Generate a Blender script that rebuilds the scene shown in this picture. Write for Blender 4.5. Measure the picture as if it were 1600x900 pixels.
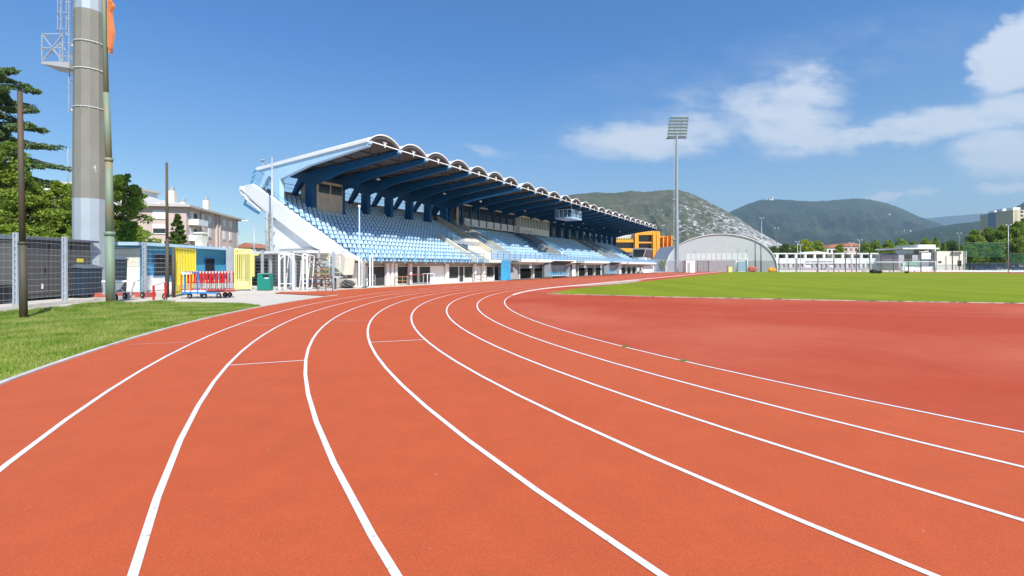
import bpy, bmesh, math, random
import numpy as np
from mathutils import Vector, Matrix
random.seed(7); RNG = np.random.default_rng(7)
R = math.radians
for o in list(bpy.data.objects): bpy.data.objects.remove(o, do_unlink=True)
scene = bpy.context.scene
COL = scene.collection

# ------------------------------------------------------------------ camera
HAZE = 8.0e-5; EYE = 1.685; FPX = 760.0; HY = 416.0
cam = bpy.data.cameras.new('camera'); camo = bpy.data.objects.new('camera', cam); COL.objects.link(camo)
camo.location = (0, 0, EYE); camo.rotation_euler = (R(90), 0, 0)
cam.sensor_width = 36; cam.lens = 36 * FPX / 1600
cam.shift_y = -(450 - HY) / 1600.0
cam.clip_start = 0.1; cam.clip_end = 60000
scene.camera = camo

# ------------------------------------------------------------------ light
SUN_EL = R(45.0); SUN_AZ = math.atan2(3.7, -6.16)          # azimuth from +Y towards +X
sdir = Vector((math.sin(SUN_AZ) * math.cos(SUN_EL), math.cos(SUN_AZ) * math.cos(SUN_EL), math.sin(SUN_EL)))
sl = bpy.data.lights.new('sun', 'SUN'); sl.energy = 4.6; sl.angle = R(0.53); sl.color = (1.0, 0.965, 0.91)
so = bpy.data.objects.new('sun', sl); COL.objects.link(so)
so.rotation_euler = sdir.to_track_quat('Z', 'Y').to_euler()
scene.view_settings.view_transform = 'Standard'; scene.view_settings.look = 'None'
scene.view_settings.exposure = 0.38; scene.view_settings.gamma = 1; scene.view_settings.use_curve_mapping = False
try:
    scene.cycles.volume_bounces = 0; scene.cycles.transparent_max_bounces = 24
except Exception: pass

world = bpy.data.worlds.new('World'); scene.world = world; world.use_nodes = True
wn = world.node_tree; wn.nodes.clear()
def WN(t, **k):
    n = wn.nodes.new(t)
    for a, v in k.items(): setattr(n, a, v)
    return n
def wmath(op, a, b=None, c=None, clamp=False):
    n = WN('ShaderNodeMath', operation=op); n.use_clamp = clamp
    for i, v in enumerate((a, b, c)):
        if v is None: continue
        if isinstance(v, (int, float)): n.inputs[i].default_value = v
        else: wn.links.new(v, n.inputs[i])
    return n.outputs[0]
sky = WN('ShaderNodeTexSky', sky_type='NISHITA'); sky.sun_disc = False
sky.sun_elevation = SUN_EL; sky.sun_rotation = SUN_AZ; sky.altitude = 100; sky.air_density = 1.0; sky.dust_density = 0.35; sky.ozone_density = 2.2
hs = WN('ShaderNodeHueSaturation'); hs.inputs['Saturation'].default_value = 1.16; hs.inputs['Value'].default_value = 1.0
wn.links.new(sky.outputs[0], hs.inputs['Color'])
tc = WN('ShaderNodeTexCoord'); sp = WN('ShaderNodeSeparateXYZ'); wn.links.new(tc.outputs['Generated'], sp.inputs[0])
yy = wmath('MAXIMUM', sp.outputs[1], 0.02)
U = wmath('DIVIDE', sp.outputs[0], yy); V = wmath('DIVIDE', sp.outputs[2], yy)
cv = WN('ShaderNodeCombineXYZ'); wn.links.new(U, cv.inputs[0]); wn.links.new(V, cv.inputs[1])
def wnoise(scale, detail, rough, sx=1, sy=1, off=0, dist=0):
    m = WN('ShaderNodeMapping'); m.inputs['Scale'].default_value = (sx, sy, 1); m.inputs['Location'].default_value = (off, off * .7, off * .3)
    m.inputs['Rotation'].default_value = (0, 0, R(-9))
    wn.links.new(cv.outputs[0], m.inputs[0])
    n = WN('ShaderNodeTexNoise'); n.inputs['Scale'].default_value = scale; n.inputs['Detail'].default_value = detail
    n.inputs['Roughness'].default_value = rough; n.inputs['Distortion'].default_value = dist
    wn.links.new(m.outputs[0], n.inputs['Vector']); return n.outputs['Fac']
nA = wnoise(5.0, 9, 0.62, 1, 2.2, 3.1, 0.5); nB = wnoise(14.0, 7, 0.6, 1, 1.8, 9.3)
# puffs and streaks of cloud, in directions (angle tangent) of the sky: centre x,y ; half sizes ; tilt deg ; density
nW = wnoise(3.2, 6, 0.6, 1, 1.6, 21.0); nW2 = wnoise(11.0, 6, 0.65, 1, 1.5, 5.0); nS = wnoise(3.0, 8, .68, 1, 6.5, 14.0, .3)
U0, V0 = U, V
U = wmath('ADD', U0, wmath('ADD', wmath('MULTIPLY', wmath('SUBTRACT', nW, .5), .16), wmath('MULTIPLY', wmath('SUBTRACT', nW2, .5), .06)))
V = wmath('ADD', V0, wmath('ADD', wmath('MULTIPLY', wmath('SUBTRACT', wnoise(3.6, 6, .6, 1, 1.8, 47.0), .5), .07), wmath('MULTIPLY', wmath('SUBTRACT', wnoise(12, 6, .65, 1, 1.5, 33.0), .5), .035)))
BL = [(1025, 222, 108, 24, 2, .95), (1090, 214, 62, 28, 4, .75), (1080, 172, 90, 34, 12, .27), (1225, 190, 88, 46, -4, .95), (1262, 160, 52, 48, -40, .72), (1270, 214, 62, 24, -4, .9), (1195, 160, 90, 34, 8, .42), (1160, 205, 60, 26, 0, .5),
      (1385, 208, 110, 15, 5, .95), (1470, 190, 140, 24, 9, .9), (1560, 178, 100, 30, 8, .95), (1590, 236, 72, 38, 0, 1.05), (1572, 90, 58, 40, 30, 1.9), (1615, 70, 50, 48, 20, 1.9), (1510, 112, 18, 13, 10, .8), (1545, 125, 34, 14, -6, .8),
      (1384, 301, 30, 6, 10, 1.1), (1452, 297, 32, 5, 3, .7), (1600, 290, 44, 8, 4, 1.3), (1430, 309, 22, 4, 3, .35), (765, 240, 42, 7, -14, .4), (870, 250, 30, 6, 0, .25), (1120, 120, 240, 60, 10, .10), (900, 215, 60, 18, 10, .25), (1350, 80, 200, 60, 12, .15), (980, 110, 160, 30, 14, .05)]
acc = None
for (px, py, rx, ry, tilt, den) in BL:
    cx, cy = (px - 800) / FPX, (HY - py) / FPX; a = R(tilt); rx /= FPX; ry /= FPX
    dx = wmath('SUBTRACT', U, cx); dy = wmath('SUBTRACT', V, cy)
    e1 = wmath('ADD', wmath('MULTIPLY', dx, math.cos(a) / rx), wmath('MULTIPLY', dy, math.sin(a) / rx))
    e2 = wmath('ADD', wmath('MULTIPLY', dx, -math.sin(a) / ry), wmath('MULTIPLY', dy, math.cos(a) / ry))
    d = wmath('SQRT', wmath('ADD', wmath('MULTIPLY', e1, e1), wmath('MULTIPLY', e2, e2)))
    v = wmath('MULTIPLY', wmath('SUBTRACT', 1.5, d, clamp=True), den)
    acc = v if acc is None else wmath('MAXIMUM', acc, v) if den > .3 else wmath('ADD', acc, v)
tex = wmath('ADD', wmath('ADD', wmath('MULTIPLY', nA, 1.0), wmath('MULTIPLY', nB, 1.1)), wmath('MULTIPLY', nS, 1.3))
raw = wmath('ADD', acc, wmath('MULTIPLY', wmath('SUBTRACT', tex, 1.76), wmath('MINIMUM', wmath('MULTIPLY', acc, 2.2), 1.0)))
mr = WN('ShaderNodeMapRange', interpolation_type='SMOOTHSTEP'); wn.links.new(raw, mr.inputs[0])
mr.inputs[1].default_value = 0.0; mr.inputs[2].default_value = 1.05; mr.inputs[3].default_value = 0; mr.inputs[4].default_value = 0.88
cl = wmath('MULTIPLY', mr.outputs[0], wmath('GREATER_THAN', sp.outputs[1], 0.05))
zr = WN('ShaderNodeMapRange'); wn.links.new(sp.outputs[2], zr.inputs[0]); zr.inputs[1].default_value = .13; zr.inputs[2].default_value = .40; zr.clamp = True
zc = WN('ShaderNodeMixRGB'); wn.links.new(zr.outputs[0], zc.inputs[0]); zc.inputs[1].default_value = (.98, 1.07, 1.12, 1); zc.inputs[2].default_value = (.34, .86, 1.30, 1)   # deeper blue overhead
zm = WN('ShaderNodeMixRGB', blend_type='MULTIPLY'); zm.inputs[0].default_value = 1; wn.links.new(hs.outputs[0], zm.inputs[1]); wn.links.new(zc.outputs[0], zm.inputs[2])
mx = WN('ShaderNodeMixRGB'); wn.links.new(cl, mx.inputs[0]); wn.links.new(zm.outputs[0], mx.inputs[1])
mx.inputs[2].default_value = (6.6, 7.0, 7.7, 1)
bg = WN('ShaderNodeBackground'); bg.inputs[1].default_value = 0.10; wn.links.new(mx.outputs[0], bg.inputs[0])
wo = WN('ShaderNodeOutputWorld'); wn.links.new(bg.outputs[0], wo.inputs[0])

# ------------------------------------------------------------------ helpers
def G(px, py, z=0.0):
    "point of the ground seen at a photo pixel"
    d = (EYE - z) * FPX / (py - HY); return Vector(((px - 800) / FPX * d, d, z))
def P(px, Y, py=None):
    X = (px - 800) / FPX * Y
    return Vector((X, Y, EYE + (HY - py) / FPX * Y if py is not None else 0.0))
def HH(py, Y): return EYE + (HY - py) / FPX * Y

def tag(o, label=None, cat=None, group=None, kind=None):
    if label: o['label'] = label
    if cat: o['category'] = cat
    if group: o['group'] = group
    if kind: o['kind'] = kind
    return o
def empty(name, loc=(0, 0, 0), rz=0.0, label=None, cat=None, group=None):
    o = bpy.data.objects.new(name, None); COL.objects.link(o); o.empty_display_size = .3
    o.location = loc; o.rotation_euler = (0, 0, rz)
    return tag(o, label, cat, group)
def copy_tree(o, parent=None):
    c = o.copy(); COL.objects.link(c); c.parent = parent
    for ch in [x for x in bpy.data.objects if x.parent == o]: copy_tree(ch, c)
    return c

class MB:
    def __init__(s): s.v = []; s.f = []; s.sm = []
    def add(s, vs, fs, smooth=False):
        n = len(s.v); s.v += [tuple(p) for p in vs]; s.f += [tuple(i + n for i in f) for f in fs]; s.sm += [smooth] * len(fs); return s
    def box(s, x0, x1, y0, y1, z0, z1):
        vs = [(x, y, z) for z in (z0, z1) for y in (y0, y1) for x in (x0, x1)]
        return s.add(vs, [(0, 2, 3, 1), (4, 5, 7, 6), (0, 1, 5, 4), (2, 6, 7, 3), (0, 4, 6, 2), (1, 3, 7, 5)])
    def bar(s, p, q, w, h=None, up=(0, 0, 1)):
        p = Vector(p); q = Vector(q); d = (q - p).normalized(); upv = Vector(up)
        if abs(d.dot(upv)) > .98: upv = Vector((1, 0, 0))
        a = d.cross(upv).normalized(); b = a.cross(d).normalized(); h = h or w
        vs = []
        for c in (p, q):
            for (i, j) in ((-1, -1), (1, -1), (1, 1), (-1, 1)): vs.append(c + a * (w / 2 * i) + b * (h / 2 * j))
        return s.add(vs, [(0, 3, 2, 1), (4, 5, 6, 7), (0, 1, 5, 4), (1, 2, 6, 5), (2, 3, 7, 6), (3, 0, 4, 7)])
    def tube(s, p, q, r, r2=None, n=8, cap=True, smooth=True):
        p = Vector(p); q = Vector(q); r2 = r if r2 is None else r2
        d = (q - p).normalized(); up = Vector((0, 0, 1)) if abs(d.z) < .95 else Vector((1, 0, 0))
        a = d.cross(up).normalized(); b = d.cross(a).normalized(); vs = []
        for c, rr in ((p, r), (q, r2)):
            for i in range(n):
                t = 2 * math.pi * i / n; vs.append(c + a * (rr * math.cos(t)) + b * (rr * math.sin(t)))
        s.add(vs, [(i, (i + 1) % n, n + (i + 1) % n, n + i) for i in range(n)], smooth)
        if cap:
            m = len(s.v) - 2 * n
            s.f += [tuple(m + i for i in reversed(range(n))), tuple(m + n + i for i in range(n))]; s.sm += [False, False]
        return s
    def path(s, pts, r, n=6):
        for a, b in zip(pts, pts[1:]): s.tube(a, b, r, n=n)
        return s
    def prism(s, poly, a0, a1, axis='x'):
        "polygon of (p,q) extruded between a0 and a1 along axis"
        n = len(poly)
        def mk(a, p, q): return {'x': (a, p, q), 'y': (p, a, q), 'z': (p, q, a)}[axis]
        vs = [mk(a0, p, q) for p, q in poly] + [mk(a1, p, q) for p, q in poly]
        fs = [tuple(reversed(range(n))), tuple(range(n, 2 * n))] + [(i, (i + 1) % n, n + (i + 1) % n, n + i) for i in range(n)]
        return s.add(vs, fs)
    def poly(s, pts): return s.add(pts, [tuple(range(len(pts)))])
    def lathe(s, prof, c=(0, 0, 0), n=16, smooth=True):
        vs = []
        for r, z in prof:
            for i in range(n):
                t = 2 * math.pi * i / n; vs.append((c[0] + r * math.cos(t), c[1] + r * math.sin(t), c[2] + z))
        fs = []
        for k in range(len(prof) - 1):
            for i in range(n): fs.append((k * n + i, k * n + (i + 1) % n, (k + 1) * n + (i + 1) % n, (k + 1) * n + i))
        return s.add(vs, fs, smooth)
    def build(s, name, mat, parent=None, off=None, bevel=0):
        me = bpy.data.meshes.new(name)
        v = s.v if off is None else [(a - off[0], b - off[1], c - off[2]) for a, b, c in s.v]
        me.from_pydata(v, [], s.f); me.polygons.foreach_set('use_smooth', s.sm)
        bm = bmesh.new(); bm.from_mesh(me); bmesh.ops.recalc_face_normals(bm, faces=bm.faces); bm.to_mesh(me); bm.free()
        me.materials.append(mat); o = bpy.data.objects.new(name, me); COL.objects.link(o); o.parent = parent
        if bevel:
            b = o.modifiers.new('bevel', 'BEVEL'); b.width = bevel; b.segments = 2; b.limit_method = 'ANGLE'
        return o
def npmesh(name, V_, F_, mat, parent=None, smooth=False):
    me = bpy.data.meshes.new(name); V_ = np.asarray(V_, dtype=np.float32).reshape(-1, 3); F_ = np.asarray(F_, dtype=np.int32)
    k = F_.shape[1]; me.vertices.add(len(V_)); me.vertices.foreach_set('co', V_.ravel())
    me.loops.add(F_.size); me.loops.foreach_set('vertex_index', F_.ravel())
    me.polygons.add(len(F_)); me.polygons.foreach_set('loop_start', np.arange(0, F_.size, k, dtype=np.int32))
    me.polygons.foreach_set('loop_total', np.full(len(F_), k, dtype=np.int32))
    me.update(calc_edges=True)
    if smooth: me.polygons.foreach_set('use_smooth', np.ones(len(F_), dtype=bool))
    me.materials.append(mat); o = bpy.data.objects.new(name, me); COL.objects.link(o); o.parent = parent; return o

# ------------------------------------------------------------------ materials
def new_mat(name):
    m = bpy.data.materials.new(name); m.use_nodes = True; return m, m.node_tree, m.node_tree.nodes['Principled BSDF']
def mat(name, col, rough=.6, var=.12, scale=3.0, bump=0.0, bscale=60, metal=0.0, col2=None, c2at=.6, c2soft=.12, c2scale=1.2, spec=None, stretch=(1, 1, 1)):
    """procedural paint or masonry: base colour with uneven tone, optional second colour (stains, wear), grain"""
    m, nt, b = new_mat(name); N = nt.nodes.new; L = nt.links.new
    tcn = N('ShaderNodeTexCoord'); mp = N('ShaderNodeMapping'); mp.inputs['Scale'].default_value = stretch; L(tcn.outputs['Object'], mp.inputs[0])
    n1 = N('ShaderNodeTexNoise'); n1.inputs['Scale'].default_value = scale; n1.inputs['Detail'].default_value = 6; n1.inputs['Roughness'].default_value = .65; L(mp.outputs[0], n1.inputs['Vector'])
    r = N('ShaderNodeMapRange'); L(n1.outputs['Fac'], r.inputs[0]); r.inputs[1].default_value = .3; r.inputs[2].default_value = .7; r.inputs[3].default_value = 1 - var; r.inputs[4].default_value = 1 + var
    mul = N('ShaderNodeVectorMath'); mul.operation = 'SCALE'; L(r.outputs[0], mul.inputs['Scale'])
    if col2 is None: mul.inputs[0].default_value = col
    else:
        n2 = N('ShaderNodeTexNoise'); n2.inputs['Scale'].default_value = c2scale; n2.inputs['Detail'].default_value = 8; n2.inputs['Roughness'].default_value = .6; L(mp.outputs[0], n2.inputs['Vector'])
        r2 = N('ShaderNodeMapRange'); L(n2.outputs['Fac'], r2.inputs[0]); r2.inputs[1].default_value = c2at - c2soft; r2.inputs[2].default_value = c2at + c2soft
        mi = N('ShaderNodeMixRGB'); L(r2.outputs[0], mi.inputs[0]); mi.inputs[1].default_value = (*col, 1); mi.inputs[2].default_value = (*col2, 1); L(mi.outputs[0], mul.inputs[0])
    L(mul.outputs[0], b.inputs['Base Color']); b.inputs['Roughness'].default_value = rough; b.inputs['Metallic'].default_value = metal
    if spec is not None: b.inputs['Specular IOR Level'].default_value = spec
    if bump:
        n3 = N('ShaderNodeTexNoise'); n3.inputs['Scale'].default_value = bscale; n3.inputs['Detail'].default_value = 4; L(mp.outputs[0], n3.inputs['Vector'])
        bu = N('ShaderNodeBump'); bu.inputs['Strength'].default_value = bump; bu.inputs['Distance'].default_value = .02; L(n3.outputs['Fac'], bu.inputs['Height']); L(bu.outputs[0], b.inputs['Normal'])
    return m
M = {}
def defm(k, *a, **kw): M[k] = mat(k, *a, **kw)
defm('white_wall', (.84, .825, .78), .8, .04, 1.2, .15, 40, col2=(.74, .72, .67), c2at=.68, c2scale=.8)
defm('pavilion_white', (.72, .78, .74), .8, .05, .3, .1)
defm('cream_wall', (.72, .67, .55), .8, .07, 1.0, .1, 40)
defm('beige_concrete', (.62, .56, .45), .85, .12, 1.5, .2, 30, col2=(.42, .39, .33), c2at=.66, c2scale=1.0)
defm('grey_concrete', (.36, .35, .33), .85, .15, 1.2, .25, 30)
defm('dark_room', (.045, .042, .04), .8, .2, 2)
defm('grey_wall', (.38, .385, .39), .8, .1, 1.0, .1)
defm('blue_paint', (.012, .105, .26), .45, .15, 1.0, spec=.3)
defm('pale_blue_paint', (.44, .66, .85), .5, .05, 1.0)
defm('rail_blue', (.22, .50, .72), .45, .1, 2)
defm('roof_white', (.84, .84, .83), .5, .05, 1.0)
defm('seat_plastic', (.47, .63, .75), .42, .08, .6)
defm('tier_concrete', (.24, .32, .40), .9, .15, 2)
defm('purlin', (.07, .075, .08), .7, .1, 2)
defm('galvanised', (.46, .50, .54), .45, .12, 3, metal=.35)
defm('white_steel', (.82, .82, .80), .45, .05, 5)
defm('yellow_paint', (.80, .64, .03), .45, .06, 2, col2=(.42, .36, .08), c2at=.72, c2scale=3)
defm('pale_yellow_paint', (.80, .73, .24), .45, .06, 2)
defm('green_plastic', (.01, .22, .17), .4, .08, 2)
defm('green_pole_paint', (.19, .26, .18), .6, .10, 1, .0, col2=(.32, .20, .08), c2at=.58, c2soft=.08, c2scale=1.6, stretch=(1, 1, .35))
defm('rusty_pole_paint', (.075, .075, .05), .7, .15, 2, col2=(.105, .065, .04), c2at=.5, c2soft=.08, c2scale=2, stretch=(1, 1, .3))
defm('mast_grey', (.215, .205, .165), .6, .10, 1.2, 0, col2=(.55, .56, .55), c2at=.695, c2soft=.015, c2scale=1.3, stretch=(1, 1, .6))
defm('mast_galv', (.42, .46, .48), .45, .08, 1.0, metal=.3)
defm('far_mast', (.33, .38, .39), .5, .06, 1.0, metal=.3)
defm('cabinet_metal', (.085, .08, .075), .5, .1, 1.2)
defm('cabinet_roof', (.10, .12, .15), .5, .1, 1)
defm('red_paint', (.62, .02, .02), .4, .08, 3)
defm('orange_paint', (.80, .19, .02), .4, .08, 3)
defm('blue_frame', (.03, .20, .48), .4, .08, 3)
defm('rubber', (.015, .015, .015), .8, .1, 5)
defm('rusty_metal', (.20, .06, .035), .8, .2, 6, col2=(.07, .065, .06), c2at=.5, c2scale=5)
defm('plank_wood', (.42, .24, .10), .7, .15, 8)
defm('flag_cloth', (.70, .24, .08), .8, .06, 3)
defm('pink_render', (.60, .46, .39), .85, .05, .4, .1)
defm('roof_tile', (.55, .50, .45), .85, .12, 2, .3, 12)
defm('shutter_white', (.78, .76, .72), .6, .04, 2)
defm('window_dark', (.03, .035, .04), .12, .2, 1.5)
defm('clubhouse_blue', (.06, .30, .46), .7, .12, .7)
defm('clubhouse_roof', (.45, .62, .74), .6, .08, 1)
defm('hangar_sheet', (.60, .62, .60), .5, .04, .3)
defm('hangar_side', (.56, .57, .56), .6, .06, .3)
defm('orange_facade', (.85, .36, .02), .6, .07, .5)
defm('bark', (.10, .075, .05), .9, .2, 4, .4, 20)
defm('dark_green_net', (.015, .10, .05), .8, .15, 1)
defm('kerb_concrete', (.60, .56, .49), .85, .15, 5, .3, 60, col2=(.33, .30, .24), c2at=.60, c2scale=2.5)
defm('kerb_white', (.74, .72, .68), .75, .10, 4, .2, 60, col2=(.42, .38, .33), c2at=.66, c2scale=2)
defm('line_white', (.82, .80, .77), .75, .06, 6, .5, 220, col2=(.60, .40, .34), c2at=.66, c2soft=.05, c2scale=18)
defm('faint_line', (.62, .42, .38), .75, .1, 6)
defm('tarp_blue', (.05, .33, .56), .5, .2, 3, .8, 5)
defm('bin_navy', (.02, .035, .055), .45, .1, 2)
defm('black_plastic', (.012, .012, .012), .6, .2, 3)
defm('car_blue', (.10, .16, .28), .3, .05, 1); defm('car_silver', (.45, .47, .5), .3, .05, 1)
defm('dull_red', (.45, .10, .07), .6, .1, 2); defm('silver_tube', (.55, .56, .58), .35, .06, 4, metal=.5)
defm('cloth_white', (.75, .75, .74), .8, .05, 3); defm('skin_tone', (.45, .28, .2), .7, .05, 3); defm('hi_orange', (.85, .35, .02), .6, .05, 2)
defm('tower_cream', (.62, .52, .36), .8, .05, .2); defm('tower_blue', (.25, .32, .42), .8, .05, .2)
defm('red_tile', (.42, .17, .10), .85, .1, .4)

def wavy(m, scale, axis, strength=.5, dist=.03):
    "corrugation running across an axis, as bump"
    nt = m.node_tree; b = nt.nodes['Principled BSDF']; N = nt.nodes.new; L = nt.links.new
    tcn = N('ShaderNodeTexCoord'); w = N('ShaderNodeTexWave'); w.bands_direction = axis; w.inputs['Scale'].default_value = scale; L(tcn.outputs['Object'], w.inputs['Vector'])
    bu = N('ShaderNodeBump'); bu.inputs['Strength'].default_value = strength; bu.inputs['Distance'].default_value = dist; L(w.outputs['Fac'], bu.inputs['Height']); L(bu.outputs[0], b.inputs['Normal'])
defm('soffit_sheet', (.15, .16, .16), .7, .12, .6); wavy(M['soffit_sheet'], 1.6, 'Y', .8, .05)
wavy(M['hangar_sheet'], 1.2, 'X', .5, .05)

def leaf_mat(name, c1, c2, trans=.35, mott=0):
    m, nt, b = new_mat(name); N = nt.nodes.new; L = nt.links.new
    g = N('ShaderNodeNewGeometry'); ramp = N('ShaderNodeMixRGB'); L(g.outputs['Random Per Island'], ramp.inputs[0]); ramp.inputs[1].default_value = (*c1, 1); ramp.inputs[2].default_value = (*c2, 1)
    if mott:                                            # drier and greener patches through the sward
        tcn = N('ShaderNodeTexCoord'); nn = N('ShaderNodeTexNoise'); nn.inputs['Scale'].default_value = mott; nn.inputs['Detail'].default_value = 6; L(tcn.outputs['Object'], nn.inputs['Vector'])
        rr_ = N('ShaderNodeMapRange'); L(nn.outputs['Fac'], rr_.inputs[0]); rr_.inputs[1].default_value = .38; rr_.inputs[2].default_value = .64
        r2_ = N('ShaderNodeMixRGB'); L(rr_.outputs[0], r2_.inputs[0]); L(ramp.outputs[0], r2_.inputs[1]); hv = N('ShaderNodeMixRGB'); hv.blend_type = 'MULTIPLY'; hv.inputs[0].default_value = 1; L(ramp.outputs[0], hv.inputs[1]); hv.inputs[2].default_value = (.62, .78, .7, 1); L(hv.outputs[0], r2_.inputs[1]); lt_ = N('ShaderNodeMixRGB'); lt_.inputs[0].default_value = .45; L(ramp.outputs[0], lt_.inputs[1]); lt_.inputs[2].default_value = (.55, .52, .22, 1); L(lt_.outputs[0], r2_.inputs[2]); ramp = r2_
    L(ramp.outputs[0], b.inputs['Base Color']); b.inputs['Roughness'].default_value = .6; b.inputs['Specular IOR Level'].default_value = .25
    t = N('ShaderNodeBsdfTranslucent'); L(ramp.outputs[0], t.inputs[0]); mi = N('ShaderNodeMixShader'); mi.inputs[0].default_value = trans
    L(b.outputs[0], mi.inputs[1]); L(t.outputs[0], mi.inputs[2]); L(mi.outputs[0], nt.nodes['Material Output'].inputs[0]); return m
M['leaf_mid'] = leaf_mat('leaf_mid', (.12, .20, .02), (.32, .40, .05))
M['leaf_dark'] = leaf_mat('leaf_dark', (.06, .12, .02), (.17, .24, .045))
M['leaf_bright'] = leaf_mat('leaf_bright', (.28, .34, .01), (.50, .48, .02))
M['leaf_cedar'] = leaf_mat('leaf_cedar', (.09, .15, .05), (.20, .27, .09), .25)
M['leaf_fresh'] = leaf_mat('leaf_fresh', (.18, .28, .02), (.36, .44, .06))
M['grass_blade'] = leaf_mat('grass_blade', (.20, .28, .02), (.38, .44, .07), .35, .9)
M['weed'] = leaf_mat('weed', (.05, .09, .02), (.16, .18, .05), .3)

def track_mat(name, base, dusty, amount, lo=.45, hi=.75, stain=.55):
    m, nt, b = new_mat(name); N = nt.nodes.new; L = nt.links.new
    tcn = N('ShaderNodeTexCoord')
    def noise(sc, det, ro=.6, st=(1, 1, 1)):
        mp = N('ShaderNodeMapping'); mp.inputs['Scale'].default_value = st; L(tcn.outputs['Object'], mp.inputs[0])
        n = N('ShaderNodeTexNoise'); n.inputs['Scale'].default_value = sc; n.inputs['Detail'].default_value = det; n.inputs['Roughness'].default_value = ro; L(mp.outputs[0], n.inputs['Vector']); return n.outputs['Fac']
    def rng(src, a, b_, c, d):
        r = N('ShaderNodeMapRange'); L(src, r.inputs[0]); r.inputs[1].default_value = a; r.inputs[2].default_value = b_; r.inputs[3].default_value = c; r.inputs[4].default_value = d; return r.outputs[0]
    def mixc(f, a, b_):
        mi = N('ShaderNodeMixRGB')
        for i, x in enumerate((f, a, b_)):
            if isinstance(x, (tuple, float, int)): mi.inputs[i].default_value = (*x, 1) if isinstance(x, tuple) else x
            else: L(x, mi.inputs[i])
        return mi.outputs[0]
    big = rng(noise(.09, 5, .55), lo, hi, 0, amount)
    c = mixc(big, base, dusty)
    c = mixc(rng(noise(.5, 7, .65), .5, .75, 0, .22), c, tuple(x * stain for x in base))           # dull patches
    gr = noise(170, 3, .7); c2 = N('ShaderNodeVectorMath'); c2.operation = 'SCALE'; L(c, c2.inputs[0]); L(rng(gr, .3, .7, .68, 1.30), c2.inputs['Scale'])
    c3 = N('ShaderNodeVectorMath'); c3.operation = 'SCALE'; L(c2.outputs[0], c3.inputs[0]); L(rng(noise(2.2, 5, .7), .25, .75, .92, 1.07), c3.inputs['Scale'])
    vo = N('ShaderNodeTexVoronoi'); vo.inputs['Scale'].default_value = 3.2; L(tcn.outputs['Object'], vo.inputs['Vector'])
    speck = rng(vo.outputs['Distance'], .0, .035, .9, 0)
    c4 = mixc(speck, c3.outputs[0], (.72, .55, .45))
    L(c4, b.inputs['Base Color']); b.inputs['Roughness'].default_value = .82; b.inputs['Specular IOR Level'].default_value = .3
    bu = N('ShaderNodeBump'); bu.inputs['Strength'].default_value = .55; bu.inputs['Distance'].default_value = .006; L(gr, bu.inputs['Height']); L(bu.outputs[0], b.inputs['Normal'])
    return m
M['track_red'] = track_mat('track_red', (.53, .097, .029), (.54, .125, .05), .6)
M['apron_red'] = track_mat('apron_red', (.455, .062, .017), (.55, .13, .062), .85, .44, .62, .7)

def ground_mat(name, c1, c2, c3, s1=.06, s2=1.2, grain=30, gr=.3, stripes=None):
    m, nt, b = new_mat(name); N = nt.nodes.new; L = nt.links.new; tcn = N('ShaderNodeTexCoord')
    def noise(sc, det=5, ro=.6):
        n = N('ShaderNodeTexNoise'); n.inputs['Scale'].default_value = sc; n.inputs['Detail'].default_value = det; n.inputs['Roughness'].default_value = ro; L(tcn.outputs['Object'], n.inputs['Vector']); return n.outputs['Fac']
    def rng(src, a, b_, c, d):
        r = N('ShaderNodeMapRange'); L(src, r.inputs[0]); r.inputs[1].default_value = a; r.inputs[2].default_value = b_; r.inputs[3].default_value = c; r.inputs[4].default_value = d; return r.outputs[0]
    a = N('ShaderNodeMixRGB'); L(rng(noise(s1), .4, .65, 0, 1), a.inputs[0]); a.inputs[1].default_value = (*c1, 1); a.inputs[2].default_value = (*c2, 1)
    d = N('ShaderNodeMixRGB'); L(rng(noise(s2, 8), .52, .74, 0, .8), d.inputs[0]); L(a.outputs[0], d.inputs[1]); d.inputs[2].default_value = (*c3, 1)
    g = noise(grain, 4, .75); e = N('ShaderNodeVectorMath'); e.operation = 'SCALE'; L(d.outputs[0], e.inputs[0]); L(rng(g, .3, .7, 1 - gr, 1 + gr), e.inputs['Scale'])
    out = e.outputs[0]
    if stripes:
        w = N('ShaderNodeTexWave'); w.bands_direction = 'X'; w.inputs['Scale'].default_value = stripes; w.inputs['Distortion'].default_value = .4; L(tcn.outputs['Object'], w.inputs['Vector'])
        f = N('ShaderNodeVectorMath'); f.operation = 'SCALE'; L(out, f.inputs[0]); L(rng(w.outputs['Fac'], .35, .65, .95, 1.05), f.inputs['Scale']); out = f.outputs[0]
    L(out, b.inputs['Base Color']); b.inputs['Roughness'].default_value = .9; b.inputs['Specular IOR Level'].default_value = .15
    bu = N('ShaderNodeBump'); bu.inputs['Strength'].default_value = .6; bu.inputs['Distance'].default_value = .03; L(g, bu.inputs['Height']); L(bu.outputs[0], b.inputs['Normal']); return m
M['pitch'] = ground_mat('pitch', (.19, .245, .006), (.235, .272, .009), (.30, .31, .03), .05, .35, 12, .16, .055)
M['verge'] = ground_mat('verge', (.22, .28, .025), (.28, .33, .04), (.36, .37, .10), .25, 1.6, 25, .35)
M['terrain'] = ground_mat('terrain', (.16, .15, .09), (.10, .13, .04), (.30, .27, .2), .02, .2, 8, .2)
M['pavement'] = ground_mat('pavement', (.60, .54, .45), (.66, .60, .51), (.50, .45, .37), .2, 1.5, 40, .12)
M['asphalt'] = ground_mat('asphalt', (.20, .20, .20), (.25, .245, .24), (.30, .28, .25), .2, 1.5, 40, .15)
M['dust'] = ground_mat('dust', (.55, .42, .34), (.48, .30, .24), (.22, .22, .07), .4, 1.2, 20, .2)
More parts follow.
